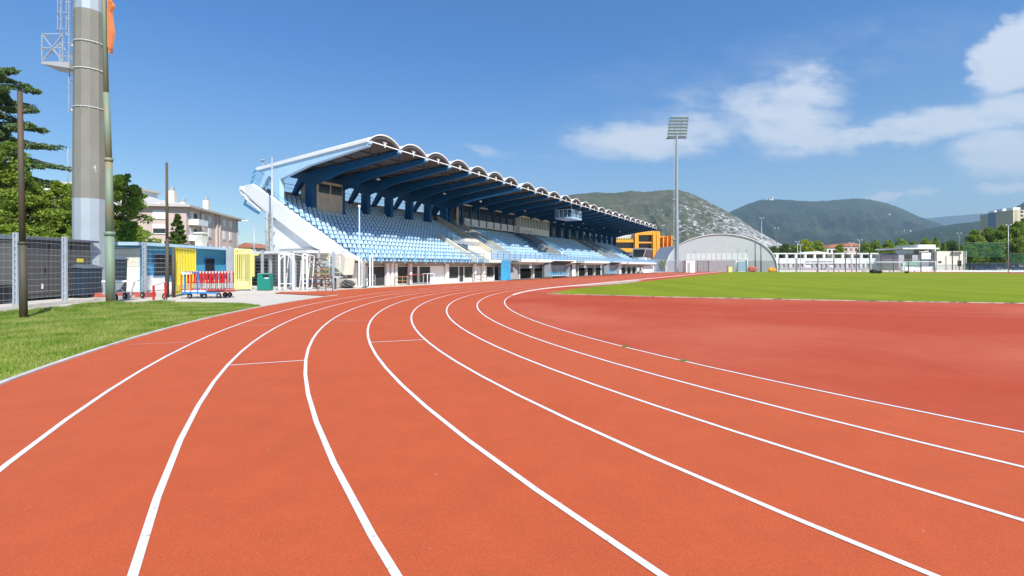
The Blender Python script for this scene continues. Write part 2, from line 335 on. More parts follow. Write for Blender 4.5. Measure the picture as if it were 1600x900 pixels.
M['far_dirt'] = ground_mat('far_dirt', (.42, .39, .32), (.52, .50, .42), (.42, .30, .20), .05, .3, 6, .12)

def glass_mat(name, tint, alpha=.45):
    m, nt, b = new_mat(name); b.inputs['Base Color'].default_value = (*tint, 1); b.inputs['Roughness'].default_value = .08; b.inputs['Alpha'].default_value = alpha; return m
M['clear_panel'] = glass_mat('clear_panel', (.6, .68, .72), .35)
def net_mat(name, col, alpha):
    m, nt, b = new_mat(name); N = nt.nodes.new; L = nt.links.new; tcn = N('ShaderNodeTexCoord')
    n = N('ShaderNodeTexNoise'); n.inputs['Scale'].default_value = .6; L(tcn.outputs['Object'], n.inputs['Vector']); r = N('ShaderNodeMapRange'); L(n.outputs['Fac'], r.inputs[0]); r.inputs[3].default_value = alpha * .7; r.inputs[4].default_value = alpha * 1.3
    b.inputs['Base Color'].default_value = (*col, 1); b.inputs['Roughness'].default_value = .9; L(r.outputs[0], b.inputs['Alpha']); return m
M['net_green'] = net_mat('net_green', (.03, .13, .06), .2)
M['net_grey'] = net_mat('net_grey', (.25, .27, .28), .10)
M['net_white'] = net_mat('net_white', (.8, .8, .8), .18)
M['net_dark'] = net_mat('net_dark', (.02, .04, .07), .5)

# ------------------------------------------------------------------ track frame of reference
TH = R(28.9); u = Vector((math.sin(TH), math.cos(TH), 0)); n_ = Vector((-math.cos(TH), math.sin(TH), 0))
RZ = math.pi / 2 - TH                         # local x along the straight, local y outwards from the pitch
C0 = Vector((32.38, 23.08, 0)); R8 = 32.73; LANE = 1.22
SC, TC = -35.9, 17.2                          # the camera, along and across the straight, seen from the bend centre
def S(s, t, z=0.0): v = C0 + u * s + n_ * t; return Vector((v.x, v.y, z))            # along s, across t
def A(r, phi, z=0.0): return S(-r * math.sin(phi), r * math.cos(phi), z)             # on the bend
SL = 125.0                                    # length of the straight
def stadium(r, z, t_out=None):
    pts = [S(SL, t_out or r, z)] if False else []
    n = 96
    for i in range(n + 1): pts.append(A(r, math.pi * i / n, z))
    for i in range(n + 1):
        ph = math.pi * i / n; v = S(SL + r * math.sin(ph), -r * math.cos(ph), z); pts.append(v)
    return pts
def ring(mb, ra, rb, za, zb=None):
    a = stadium(ra, za); b = stadium(rb, za if zb is None else zb); k = len(a)
    mb.add(a + b, [(i, (i + 1) % k, k + (i + 1) % k, k + i) for i in range(k)])
def sheet(name, pts, m, kind='structure'):
    return tag(MB().poly(pts).build(name, m), kind=kind)

# ground, far enough to reach the hills
tag(MB().poly([(-9000, -600, -.08), (16000, -600, -.08), (16000, 16000, -.08), (-9000, 16000, -.08)]).build('terrain', M['terrain']), kind='structure')
sheet('pavement', [Vector((-60, -25, -.03)), S(-70, 75, -.03), S(15, 75, -.03), S(15, 44.5, -.03), S(125, 46.5, -.03), S(125, 44.2, -.03), S(10, 42.0, -.03), S(-15, 38, -.03), Vector((-11, 8, -.03)), Vector((-16, -25, -.03))], M['pavement'])
sheet('forecourt', [S(14, 46.6, -.024), S(124, 46.6, -.024), S(124, 80, -.024), S(14, 80, -.024)], M['asphalt'])
mb = MB(); ring(mb, R8 - .02, R8 + 8 * LANE + .30, .008); tag(mb.build('running_track', M['track_red']), kind='structure')
# sprint straight, wider than the bend, runs on behind the bend
sheet('sprint_straight', [G(502, 461.5, .004), G(428, 458, .004), G(440, 455.8, .004), S(-14.2, 44.6, .004), S(-7, 45.0, .004), S(SL - 8, 45.4, .004), S(SL - 8, 41.5, .004), S(0, 41.5, .004), A(41.6, R(10), .004), A(42.0, R(24), .004)], M['track_red'])
FS = -7.8
pts = [A(R8, math.pi * i / 60, 0) for i in range(61)]
pts += [S(0, -R8), S(SL + 2, -R8), S(SL + 30, -20), S(SL + 32, 0), S(SL + 30, 20), S(SL, R8), S(10, R8)]
sheet('bend_apron', [p + Vector((0, 0, .0)) for p in pts], M['apron_red'])
FE = [(-8.75, 29.7), (-8.5, 22.2), (-7.0, 13.3), (-5.5, 7.6), (-3.6, -2), (-2.5, -12), (-1.5, -29.5)]
sheet('grass_field', [S(FE[0][0], FE[0][1], .006), S(-1.6, 30.7, .006), S(7, 30.5, .006), S(46, 30.0, .006), S(133, 30, .006), S(133, -29.5, .006)] + [S(a, b, .006) for a, b in reversed(FE[1:])], M['pitch'])
# dusty strip between kerb and pitch
mb = MB(); k = 44; a = []; b = []
for i in range(k + 1):
    s_ = 1.5 + i * 22 / k; env = math.sin(math.pi * i / k) ** .5
    a.append(S(s_, R8 - .15, .010)); b.append(S(s_, R8 - .2 - env * (1.9 + .25 * math.sin(i * 1.3) + .25 * random.random()), .010))
mb.add(a + b, [(i, i + 1, k + 2 + i, k + 1 + i) for i in range(k)]); tag(mb.build('dust_strip', M['dust']), kind='structure')
# lane lines (2.5 to 5 cm paint)
mb = MB()
for i in range(1, 8): ring(mb, R8 + i * LANE - .026, R8 + i * LANE + .026, .0125)
ring(mb, R8 - .025, R8 + .025, .0128)
tag(mb.build('lane_lines', M['line_white']), kind='structure')
# stagger marks across single lanes
def phi_of(p): r = p - C0; return math.atan2(-(r.dot(u)), r.dot(n_))
mb = MB(); mf = MB()
for (lo, px, py, m_) in ((2, 415, 568, mb), (4, 624, 533.5, mb), (3, 546, 501.5, mf), (5, 665, 475, mf), (0, 255, 537, mf), (1, 402, 508.5, mf), (6, 1010, 630, None)):
    if m_ is None: continue
    ph = phi_of(G(px, py)); ra = R8 + (8 - lo - 1) * LANE + .03; rb = ra + LANE - .06; w = (.022 if m_ is mb else .018)
    m_.poly([A(ra, ph - w / ra, .013), A(rb, ph - w / rb, .013), A(rb, ph + w / rb, .013), A(ra, ph + w / ra, .013)])
tag(mb.build('start_marks', M['line_white']), kind='structure'); tag(mf.build('faded_marks', M['faint_line']), kind='structure')
# pale arcs on the bend apron
mb = MB()
for (rr, w) in ((13.5, .03), (15.5, .03)):
    q = [S(-8.2 + 0 * rr, 10, 0) for _ in ()]
    for i in range(40):
        f0, f1 = i / 40, (i + 1) / 40
        pa, pb = [G(1170 + 470 * f, (482 if rr < 14 else 486) + (9 if rr < 14 else 11) * f ** 1.3, .004) for f in (f0, f1)]
        mb.add([pa, pb, pb + Vector((0, w, 0)), pa + Vector((0, w, 0))], [(0, 1, 2, 3)])
tag(mb.build('apron_marks', M['faint_line']), kind='structure')
# kerbs
def kerb_line(name, pts, w, h, m, label):
    mb = MB(); k = len(pts); vs = []
    for i, p in enumerate(pts):
        d = (pts[min(i + 1, k - 1)] - pts[max(i - 1, 0)]).normalized(); nn = Vector((-d.y, d.x, 0)) * (w / 2)
        p = Vector((p.x, p.y, 0)); vs += [p - nn + Vector((0, 0, -.02)), p - nn + Vector((0, 0, h)), p + nn + Vector((0, 0, h)), p + nn + Vector((0, 0, -.02))]
    fs = []
    for i in range(k - 1):
        for j in range(3): fs.append((i * 4 + j, i * 4 + j + 1, (i + 1) * 4 + j + 1, (i + 1) * 4 + j))
    fs += [(0, 1, 2, 3), tuple((k - 1) * 4 + j for j in (3, 2, 1, 0))]
    return tag(mb.add(vs, fs).build(name, m), label, kind='structure')
ro = R8 + 8 * LANE + .34
kerb_line('outer_kerb', [A(ro, R(176 - i * 154 / 140)) for i in range(141)], .10, .035, M['kerb_concrete'], None)
ph0 = phi_of(G(797.5, 461))
kerb_line('inner_kerb', [A(R8, ph0 * (1 - i / 20)) for i in range(21)] + [S(s, R8) for s in range(5, 126, 5)], .12, .05, M['kerb_white'], None)
kerb_line('field_kerb', [S(a, b) for a, b in FE], .10, .03, M['kerb_concrete'], None)
# verge inside the fence
# ------------------------------------------------------------------ grass verge outside the bend
arc = [A(ro + .04, R(90 - i * 66 / 60), .0) for i in range(61)]
arc2 = [p for p in arc if G(405, 478).y > p.y]
VE = [G(405, 477), G(380, 474.2), G(300, 472.6), G(250, 473.2), G(225, 475.2), G(208, 476.3), G(165, 474.2), G(140, 476.2), G(100, 483), G(0, 492), G(-300, 520), Vector((-22, 3, 0)), Vector((-22, -20, 0)), A(ro, R(120))]
vp = arc2 + [Vector((p.x, p.y, 0)) for p in VE]
sheet('grass_verge', vp, M['verge'])
def inside(poly, x, y):
    c = np.zeros(len(x), bool); n = len(poly)
    for i in range(n):
        x1, y1 = poly[i].x, poly[i].y; x2, y2 = poly[(i + 1) % n].x, poly[(i + 1) % n].y
        with np.errstate(divide='ignore', invalid='ignore'):
            h = ((y1 > y) != (y2 > y)) & (x < (x2 - x1) * (y - y1) / (y2 - y1 + 1e-12) + x1)
        c ^= h
    return c
def blades(name, x, y, hmin, hmax, w, m, label, cat):
    N_ = len(x); h = RNG.uniform(hmin, hmax, N_); a = RNG.uniform(0, 2 * np.pi, N_); l = RNG.uniform(0, 2 * np.pi, N_); k = RNG.uniform(.1, .7, N_) * h
    base = np.stack([x, y, np.full(N_, .0)], 1); d = np.stack([np.cos(a), np.sin(a), np.zeros(N_)], 1) * (w / 2)
    tip = base + np.stack([np.cos(l) * k, np.sin(l) * k, h], 1)
    Vv = np.stack([base - d, base + d, tip], 1).reshape(-1, 3); F = np.arange(3 * N_).reshape(-1, 3)
    return tag(npmesh(name, Vv, F, m), label, cat, kind='stuff')
N_ = 330000
dd = RNG.uniform(0, 1, N_); y = 3 + 20 * dd ** .7; x = RNG.uniform(-21, -5.5, N_)
dens = np.sin(x * 1.7 + np.sin(y * 1.1) * 2) * np.sin(y * 1.9 + np.cos(x * .8) * 2)
ok = inside(vp, x, y) & (RNG.uniform(0, 1, N_) < .75 + .25 * dens)
blades('grass', x[ok], y[ok], .025, .075, .016, M['grass_blade'], 'short green lawn grass growing on the verge outside the bend', 'grass')
# rougher tussocks along the back of the verge by the fence kerb
xs, ys = [], []
for k in range(420):
    t_ = random.random(); p = VE[9].lerp(VE[7], t_) if random.random() < .6 else VE[7].lerp(VE[3], random.random())
    cx, cy = p.x + random.gauss(0.35, .35), p.y - abs(random.gauss(0.45, .5)); nb = random.randint(20, 60)
    xs += list(RNG.normal(cx, .09, nb)); ys += list(RNG.normal(cy, .09, nb))
xs, ys = np.array(xs), np.array(ys); ok = inside(vp, xs, ys)
blades('rough_grass', xs[ok], ys[ok], .07, .20, .02, M['grass_blade'], 'longer rough grass along the back of the verge by the fence kerb', 'grass')
# weeds in the field kerb, tufts on the inner line
xs, ys = [], []
for k in range(150):
    q = random.randrange(len(FE) - 3); a0, b0 = FE[q]; a1, b1 = FE[q + 1]; f = random.random()
    p = S(a0 + (a1 - a0) * f, b0 + (b1 - b0) * f); nb = random.randint(6, 26)
    xs += list(RNG.normal(p.x, .10, nb)); ys += list(RNG.normal(p.y - .02, .05, nb))
blades('kerb_weeds', np.array(xs), np.array(ys), .03, .09, .02, M['weed'], 'low weeds and grass growing over the near kerb of the field', 'weeds')
for (px, py, sz, lab) in ((1068, 565, .05, 'larger green weed tuft growing on the inner lane line of the bend'), (979, 543, .035, 'smaller green weed tuft on the inner lane line of the bend')):
    p = G(px, py); ph = phi_of(p); p = A(R8, ph); nb = 130
    xs = p.x + RNG.normal(0, sz, nb); ys = p.y + RNG.normal(0, sz * .45, nb)
    o = blades('weed_tuft', xs, ys, .02, .06, .014, M['grass_blade'], lab, 'weed'); del o['kind']

# ------------------------------------------------------------------ grandstand
SX, SY = 28.9, 29.3                                  # near front corner: along / across, from the camera
def SW(a, b, z=0): v = u * a + n_ * b; return Vector((v.x, v.y, z))
stand = empty('grandstand', SW(SX, SY), RZ, 'long blue and white grandstand with scalloped cantilever roof and pale blue seats', 'grandstand')
OFF = (SX, SY, 0)
def sb(mb, name, m, parent=None, bevel=0): return mb.build(name, M[m] if isinstance(m, str) else m, parent or stand, OFF, bevel)
FA = [28.9 + 3.657 * i for i in range(8)]; FB = [55.15 + 4.336 * j for j in range(19)]
BAYS = [(FA[i], FA[i + 1]) for i in range(7)] + [(FB[i], FB[i + 1]) for i in range(18)]
FRAMES = FA + FB
def zv(y): return 11.85 - (y - 29.3) * .064          # height of the valleys, falling to the back
Y0, Y1 = 29.15, 43.7
# roof vaults
for i, (xa, xb) in enumerate(BAYS):
    xm = (xa + xb) / 2; hw = (xb - xa) / 2; rise = .74; rad = (hw * hw + rise * rise) / (2 * rise); n = 14
    def arcz(x, ex=0): return math.sqrt(max((rad + ex) ** 2 - (x - xm) ** 2, 0)) - (rad - rise)
    xs = [xa + (xb - xa) * k / n for k in range(n + 1)]
    def shell(y0, y1, eo, ei):
        vs = []; q = len(xs)
        for y in (y0, y1):
            for x in xs: vs.append((x, y, zv(y) + arcz(x) + eo * .7))
            for x in xs: vs.append((x, y, zv(y) + arcz(x) + ei))
        fs = []
        for k in range(q - 1):
            fs += [(k, k + 1, 2 * q + k + 1, 2 * q + k), (q + k, 3 * q + k, 3 * q + k + 1, q + k + 1), (k, q + k, q + k + 1, k + 1), (2 * q + k, 2 * q + k + 1, 3 * q + k + 1, 3 * q + k)]
        fs += [(0, 2 * q, 3 * q, q), (q - 1, 2 * q - 1, 4 * q - 1, 3 * q - 1)]
        return MB().add(vs, fs, True)
    v = sb(shell(Y0, Y1, .10, .02), 'roof_vault', 'roof_white')
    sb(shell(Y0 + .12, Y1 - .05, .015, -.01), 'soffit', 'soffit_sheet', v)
    pm = MB()                                          # cross bracing and purlins below the sheet
    for yy_ in (31.6, 34.0, 36.4, 38.8, 41.2):
        z = zv(yy_) - .10; pm.bar((xa + .12, yy_, z), (xb - .12, yy_, z), .09, .16)
        for f in (.3, .7): x = xa + (xb - xa) * f; pm.bar((x, yy_, z), (x, yy_, z + arcz(x) - .02), .05, .05)
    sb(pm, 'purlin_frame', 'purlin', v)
    tm = MB().bar((xa + .05, Y0 + .05, zv(Y0) - .02), (xb - .05, Y0 + .05, zv(Y0) - .02),   .07, .08)
    for sx in (-1, 1): tm.bar((xm, Y0 + .05, zv(Y0)), (xm + sx * .22, Y0 + .05, zv(Y0) + .28), .035, .035)
    tm.bar((xm, Y0 + .05, zv(Y0) - .2), (xm, Y0 + .05, zv(Y0) + .3), .06, .06)
    sb(tm, 'tie_bar', 'roof_white', v)
    rm = MB()
    for k in range(n): rm.bar((xs[k], Y0 - .02, zv(Y0) + arcz(xs[k]) + .09), (xs[k + 1], Y0 - .02, zv(Y0) + arcz(xs[k + 1]) + .06), .06, .085)
    sb(rm, 'roof_rim', 'roof_white', v)
    bm_ = MB()
    for k in range(n): bm_.bar((xs[k], Y0 + .06, zv(Y0) + arcz(xs[k]) - .14), (xs[k + 1], Y0 + .06, zv(Y0) + arcz(xs[k + 1]) - .14), .05, .20)
    sb(bm_, 'arch_truss', 'purlin', v)
# main frames: girder, column, strut
for i, x in enumerate(FRAMES):
    e = i in (0,); m = 'pale_blue_paint' if e else 'blue_paint'; w = .19
    xc = x + (.1 if i == 0 else -.12 if i in (7,) else .12 if i == 8 else 0)
    g = [(Y0 + .12, zv(Y0) - .05), (Y1, zv(Y1) - .05), (Y1 - .1, 10.7), (42.3, 10.45), (41.3, 9.8), (40.2, 9.70), (36.5, 10.55), (Y0 + .12, zv(Y0) - .42)]
    b_ = sb(MB().prism(g, xc - w, xc + w), 'roof_girder', m)
    sb(MB().prism([(Y0 - .02, zv(Y0) - .02), (Y0 + .10, zv(Y0) - .02), (Y0 + .10, zv(Y0) - .30), (Y0 - .02, zv(Y0) - .22)], xc - w, xc + w), 'girder_cap', 'pale_blue_paint', b_)
    zb = 2.96 + .527 * (40.2 - 31.5) - .5
    sb(MB().prism([(40.25, zb), (41.25, zb + .5), (41.25, 9.75), (40.25, 9.75)], xc - .24, xc + .24), 'column', m)
    sb(MB().prism([(43.0, 8.9), (43.5, 8.9), (42.35, 10.55), (41.75, 10.3)], xc - .2, xc + .2), 'back_strut', m)
# white flank strip of the roof along the near end
sb(MB().prism([(Y0, zv(Y0) + .13), (Y1, zv(Y1) + .13), (Y1, zv(Y1) - .16), (Y0, zv(Y0) - .12)], SX - .22, SX - .02), 'roof_flashing', 'roof_white')
bt = MB()
for k in range(4): bt.bar((SX - .25, 43.5 + .15 * k, 10.9 - .42 * k), (SX - .25, 43.95 + .15 * k, 10.62 - .42 * k), .12, .16)
bt.bar((SX - .2, 43.6, 11.1), (SX - .2, 45.4, 7.7), .12, .12); bt.bar((SX - .2, 45.4, 7.7), (SX - .2, 43.2, 6.7), .2, .2)
sb(bt, 'back_bracket', 'rail_blue')
# raking tiers
ROW = .80; RISE = .4216; NR = 16; YR0 = 30.75; ZR0 = 2.15
def rowy(k): return YR0 + ROW * k
def rowz(k, zb=0): return ZR0 + zb + RISE * k
def tiers(name, x0, x1, k0, k1, zb=0, m='tier_concrete'):
    pr = [(rowy(k0), rowz(k0, zb) - .9)]
    for k in range(k0, k1): pr += [(rowy(k), rowz(k, zb)), (rowy(k + 1), rowz(k, zb))]
    pr += [(rowy(k1), rowz(k1 - 1, zb) - .9)]
    return sb(MB().prism(pr, x0, x1), name, m)
tiers('seating_tier', SX + .05, 54.4, 0, NR)
tiers('seating_tier', 55.3, 133.0, 0, NR, .12)
# blocks of seats: x0,x1 for lower rows (<7) and upper rows
BL2 = [(29.6, 47.0, 29.6, 53.3, 0, 16), (57.6, 69.6, 57.6, 72.6, .12, 12), (76.8, 101.8, 76.8, 108.6, .12, 12), (110.8, 122.6, 113.2, 131.0, .12, 15)]
def seat_mesh():
    mb = MB(); w = .215
    prof = [(-.02, .30), (.06, .275), (.30, .27), (.38, .34), (.42, .52), (.44, .66)]      # pan front, pan, back up
    ws = [.19, .215, .215, .215, .21, .13]
    vs = []
    for (y, z), wq in zip(prof, ws): vs += [(-wq, y - .03, z + .05), (-wq * .7, y, z), (wq * .7, y, z), (wq, y - .03, z + .05)]
    fs = []
    for k in range(len(prof) - 1):
        for j in range(3): fs.append((k * 4 + j, k * 4 + j + 1, (k + 1) * 4 + j + 1, (k + 1) * 4 + j))
    mb.add(vs, fs, False)
    mb.box(-.10, .10, .10, .26, 0, .27)
    return mb
st = seat_mesh(); sv = np.array(st.v); sf = [f for f in st.f]
places = []
for (a, b, c, d, zb, rows) in BL2:
    for k in range(rows):
        x0, x1 = (a, b) if k < 7 else (c, d)
        nn = int((x1 - x0) / .52)
        for j in range(nn):
            x = x0 + .26 + j * (x1 - x0) / nn
            if 40.0 < rowy(k) + .4 < 41.5 and min(abs(x - fx) for fx in FRAMES) < .5: continue
            if 32.6 < x < 36.2 and rowy(k) > 38.9: continue                              # announcer booth
            places.append((x, rowy(k) + .25, rowz(k, zb)))
Rm = np.array(SW(1, 0)); Tm = np.array(SW(0, 1))
pw = np.array([(Rm * p[0] + Tm * p[1] + np.array([0, 0, p[2] - EYE])) for p in places]); order = np.argsort(np.linalg.norm(pw, axis=1))
smesh = None
for q in order[:100]:
    p = places[q]
    if smesh is None:
        o = sb(MB().add([(x + p[0], y + p[1], z + p[2]) for x, y, z in st.v], st.f), 'seat', 'seat_plastic'); 
        bmx = o.data; ctr = Vector((p[0] - SX, p[1] - SY, p[2])); bmx.transform(Matrix.Translation(-ctr)); o.location = ctr; smesh = bmx
    else:
        o = bpy.data.objects.new('seat', smesh); COL.objects.link(o); o.parent = stand; o.location = (p[0] - SX, p[1] - SY, p[2])
    o.rotation_euler.z = random.uniform(-.03, .03)
mb = MB()
for q in order[100:]:
    p = places[q]; mb.add([(x + p[0], y + p[1], z + p[2]) for x, y, z in st.v], st.f)
tag(sb(mb, 'seating_rows', 'seat_plastic'), kind='stuff')
# side parapet at the near end, gable wall behind it
sb(MB().prism([(30.0, 2.15), (30.3, 2.45), (31.5, 2.96), (43.9, 9.5), (45.0, 9.45), (45.0, 8.35), (43.9, 7.9), (35.3, 3.35), (31.6, 2.15)], SX - .45, SX - .12), 'side_parapet', 'white_wall')
sb(MB().prism([(31.0, 2.15), (41.6, 2.15), (41.6, 7.6), (36.0, 4.4), (31.6, 2.4)], SX - .08, SX + .25), 'gable_wall', 'white_wall')
sb(MB().box(SX - .10, SX + .25, 41.6, 42.3, 0, 7.8), 'gable_pier', 'cream_wall')
sb(MB().prism([(43.0, 7.1), (45.4, 8.6), (45.7, 9.3), (45.4, 9.4), (44.6, 8.1), (42.6, 6.9)], SX - .6, SX + 2.5), 'back_gutter', 'white_wall')
sb(MB().box(SX - .35, SX - .1, 34.0, 40.0, 2.75, 3.25), 'gable_beam', 'grey_wall')
dp = MB(); dp.tube((SX - .9, 41.0, 6.6), (SX - .9, 41.0, 2.9), .09); dp.tube((SX - .9, 41.0, 6.6), (SX - .9, 44.8, 8.9), .10)
for z in (3.6, 4.8, 6.0): dp.box(SX - 1.02, SX - .1, 40.9, 41.1, z, z + .1)
sb(dp, 'downpipe', 'grey_wall')
# handrail on the raking parapet
rl = MB()
pr = lambda y, dz=0: (SX - .28, y, 2.96 + .527 * (y - 31.5) + dz)
rl.tube(pr(31.6, .55), pr(43.8, .65), .03, n=6)
for k in range(8): y = 31.8 + k * 1.7; rl.tube(pr(y, 0), pr(y, .6), .025, n=5)
sb(rl, 'parapet_handrail', 'rail_blue')
# near underside
sb(MB().prism([(31.5, 2.0), (44.2, 8.2), (44.2, 7.9), (31.5, 1.7)], SX + .3, 133), 'raking_slab', 'grey_concrete')
sb(MB().box(SX + .4, 133, 43.3, 43.7, 8.0, 9.15), 'back_parapet', 'grey_concrete')
# openings behind the last row: only a railing
rl = MB(); rl.tube((SX + .3, 43.6, 10.0), (133, 43.6, 10.0), .03, n=5); rl.tube((SX + .3, 43.6, 9.6), (133, 43.6, 9.6), .02, n=5)
for k in range(int(104 / 1.2)): rl.tube((SX + .4 + 1.2 * k, 43.6, 9.1), (SX + .4 + 1.2 * k, 43.6, 10.0), .02, n=4)
sb(rl, 'back_railing', 'rail_blue')
# front deck, fascia, railings
sb(MB().box(SX, 54.6, 29.35, 30.8, 1.93, 2.13), 'front_deck', 'beige_concrete')
sb(MB().box(SX, 54.6, 29.27, 29.345, 1.96, 2.10), 'front_fascia', 'cabinet_metal')
sb(MB().box(54.9, 133.2, 29.35, 30.8, 2.30, 2.42), 'front_deck', 'beige_concrete')
for (a, b) in ((55.5, 59.8), (60.5, 74.5), (79, 92.5), (94.8, 104.6), (106.3, 133.2)):
    sb(MB().prism([(29.2, 2.25), (29.2, 2.62), (29.34, 2.62), (30.4, 1.95), (30.3, 1.9)], a, b), 'front_canopy', 'white_wall')
def front_rail(xa, xb, zb, y=29.30, step=1.45, panels=True):
    rl = MB()
    for z, r_ in ((zb + 1.02, .045), (zb + .72, .018), (zb + .42, .018), (zb + .14, .018)): rl.tube((xa, y, z), (xb, y, z), r_, n=5)
    nn = max(1, round((xb - xa) / step))
    for k in range(nn + 1): x = xa + (xb - xa) * k / nn; rl.box(x - .04, x + .04, y - .05, y + .03, zb - .10, zb + 1.02)
    return rl
sb(front_rail(SX, 46.5, 2.05), 'front_railing', 'rail_blue')
r2 = front_rail(48.2, 133.2, 2.50); r2.tube((46.5, 29.3, 3.07), (48.2, 29.3, 3.52), .032, n=5); r2.tube((46.5, 29.3, 2.2), (48.2, 29.3, 2.64), .02, n=5)
sb(r2, 'front_railing', 'rail_blue')
side = MB()
for z in (3.07, 2.7, 2.35): side.tube((SX, 29.3, z), (SX, 30.9, z), .025, n=5)
sb(side, 'front_railing', 'rail_blue')
sb(MB().box(48.3, 133.0, 29.42, 29.46, 2.44, 3.3), 'front_screen', glass_mat('pale_screen', (.46, .62, .76), .7))
# stair / gangway walls between blocks
def stair(x0, x1, zb=0, wm='beige_concrete', open_=True):
    y = lambda k: rowy(k)
    for (a, b) in ((x0, x0 + .3), (x1 - .3, x1)):
        sb(MB().prism([(30.7, rowz(0, zb) - .1), (30.7, rowz(0, zb) + .75), (y(7), rowz(7, zb) + .95), (y(13), rowz(13, zb) + .95), (y(13), rowz(13, zb) - .3)], a, b), 'stair_wall', wm)
        rl = MB(); x = (a + b) / 2; rl.tube((x, 30.8, rowz(0, zb) + 1.45), (x, y(13), rowz(13, zb) + 1.6), .03, n=5); rl.tube((x, 30.8, rowz(0, zb) + 1.1), (x, y(13), rowz(13, zb) + 1.25), .02, n=5)
        for k in range(0, 13, 2): rl.tube((x, y(k) + .1, rowz(k, zb) + .7), (x, y(k) + .1, rowz(k, zb) + 1.5), .022, n=4)
        sb(rl, 'stair_railing', 'rail_blue')
stair(53.4, 57.4, .0)
# sunlit lower vomitory next to the first block
sb(MB().prism([(30.7, 2.0), (30.7, 2.7), (36.3, 5.75), (36.3, 4.0), (33, 2.0)], 47.1, 47.5), 'stair_wall', 'cream_wall')
sb(MB().prism([(30.85, 2.13), (34.4, 2.13), (36.3, 3.0), (36.3, 5.6), (34.4, 5.0), (34.4, 4.15), (30.85, 2.45)], 50.2, 53.39), 'vomitory_block', 'cream_wall')
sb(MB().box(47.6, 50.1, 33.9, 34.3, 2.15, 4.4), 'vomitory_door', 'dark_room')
sb(MB().box(47.5, 53.3, 34.3, 36.35, 4.4, 4.8), 'vomitory_block', 'grey_concrete')
rl = MB()
for z in (.0, .35, .7): rl.tube((47.3, 30.9, 3.1 + z * .9), (47.3, 36.2, 6.0 + z * .9), .025, n=5)
for k in range(6): y = 31.0 + k; z = 3.1 + (y - 30.9) * .547; rl.tube((47.3, y, z - .4), (47.3, y, z + .65), .025, n=5)
sb(rl, 'stair_railing', 'rail_blue')
stair(102.2, 110.2, .12, 'grey_concrete'); stair(74.2, 76.4, .12, 'grey_concrete')
# press desks in the dark gap
for k in range(4, 12):
    sb(MB().box(70.4, 76.2, rowy(k) + .1, rowy(k) + .55, rowz(k, .12) + .7, rowz(k, .12) + .76), 'press_desk', 'blue_paint')
# announcer booth near the left end
bo = sb(MB().box(32.82, 36.0, 40.15, 42.6, 6.6, 10.2), 'announcer_booth', 'beige_concrete')
for (a, b) in ((32.98, 34.3), (34.5, 35.85)):
    fr = sb(MB().box(a - .06, b + .06, 40.09, 40.15, 8.95, 9.98), 'window', 'beige_concrete', bo); sb(MB().box(a, b, 40.05, 40.08, 9.02, 9.92), 'pane', 'window_dark', fr)
# glazed boxes along the back
VX0, VX1 = 55.8, 113.4
sb(MB().box(VX0, VX1, 39.35, 39.6, 10.35, 10.55), 'box_header', 'white_steel')
sb(MB().box(VX0 - .15, VX0, 39.35, 39.6, 7.4, 10.55), 'box_header', 'white_steel')
sb(MB().box(57.4, 72.7, 39.4, 39.6, 7.45, 8.55), 'box_wall', 'white_wall')
sb(MB().box(VX0, VX1, 42.4, 42.6, 6.5, 10.3), 'box_back_wall', 'grey_concrete')
for k in range(27):
    x = VX0 + 1 + k * 2.16
    if 72.5 < x < 85: continue
    sb(MB().box(x - .09, x + .09, 39.3, 39.5, 7.6, 10.36), 'box_post', 'blue_paint')
sb(MB().box(VX0, 72.7, 39.45, 39.47, 8.56, 10.33), 'box_glazing', glass_mat('box_glass', (.08, .09, .09), .35))
# panels seen behind the posts
for k in range(6):
    x = 86.5 + k * 4.3; sb(MB().prism([(x - .5, 8.2), (x + .8, 8.2), (x + .5, 9.7), (x - .2, 9.3)], 42.30, 42.37, 'y'), 'wall_panel', 'cream_wall')
cb = sb(MB().box(72.9, 84.8, 38.7, 42.3, 7.3, 8.45), 'commentary_box', 'white_wall')
sb(MB().box(72.9, 84.8, 38.7, 42.3, 10.1, 10.3), 'commentary_roof', 'white_steel')
for k in range(11):
    x = 72.98 + k * 1.17; sb(MB().box(x - .06, x + .06, 38.66, 38.78, 8.45, 10.1), 'mullion', 'white_steel', cb)
sb(MB().box(73, 84.7, 38.75, 38.77, 8.46, 10.09), 'commentary_glazing', glass_mat('comm_glass', (.30, .33, .25), .75))
sb(MB().box(72.9, 73.0, 38.7, 42.3, 8.45, 10.1), 'commentary_side', 'white_wall')
# camera gantry hung under the roof
GX0, GX1, GY0, GY1, GZ = 75.2, 79.8, 30.3, 33.2, 9.66
ga = sb(MB().box(GX0, GX1, GY0, GY1, GZ, GZ + .08), 'camera_gantry', 'pale_blue_paint')
gm = MB()
for (p, q) in (((GX0, GY0), (GX1, GY0)), ((GX0, GY1), (GX1, GY1)), ((GX0, GY0), (GX0, GY1)), ((GX1, GY0), (GX1, GY1))):
    L_ = math.hypot(q[0] - p[0], q[1] - p[1]); nn = int(L_ / .62)
    gm.bar((*p, GZ + 1.45), (*q, GZ + 1.45), .09, .12); gm.bar((*p, GZ + .1), (*q, GZ + .1), .1, .22)
    for k in range(nn + 1):
        f = k / nn; x, y = p[0] + (q[0] - p[0]) * f, p[1] + (q[1] - p[1]) * f; gm.bar((x, y, GZ + .1), (x, y, GZ + 1.45), .10, .10)
for x in (GX0 + .3, GX1 - .3):
    for y in (GY0 + .1, GY1 - .1): gm.bar((x, y, GZ + 1.4), (x, y, 11.7), .1, .1)
sb(gm, 'gantry_railing', 'pale_blue_paint', ga)
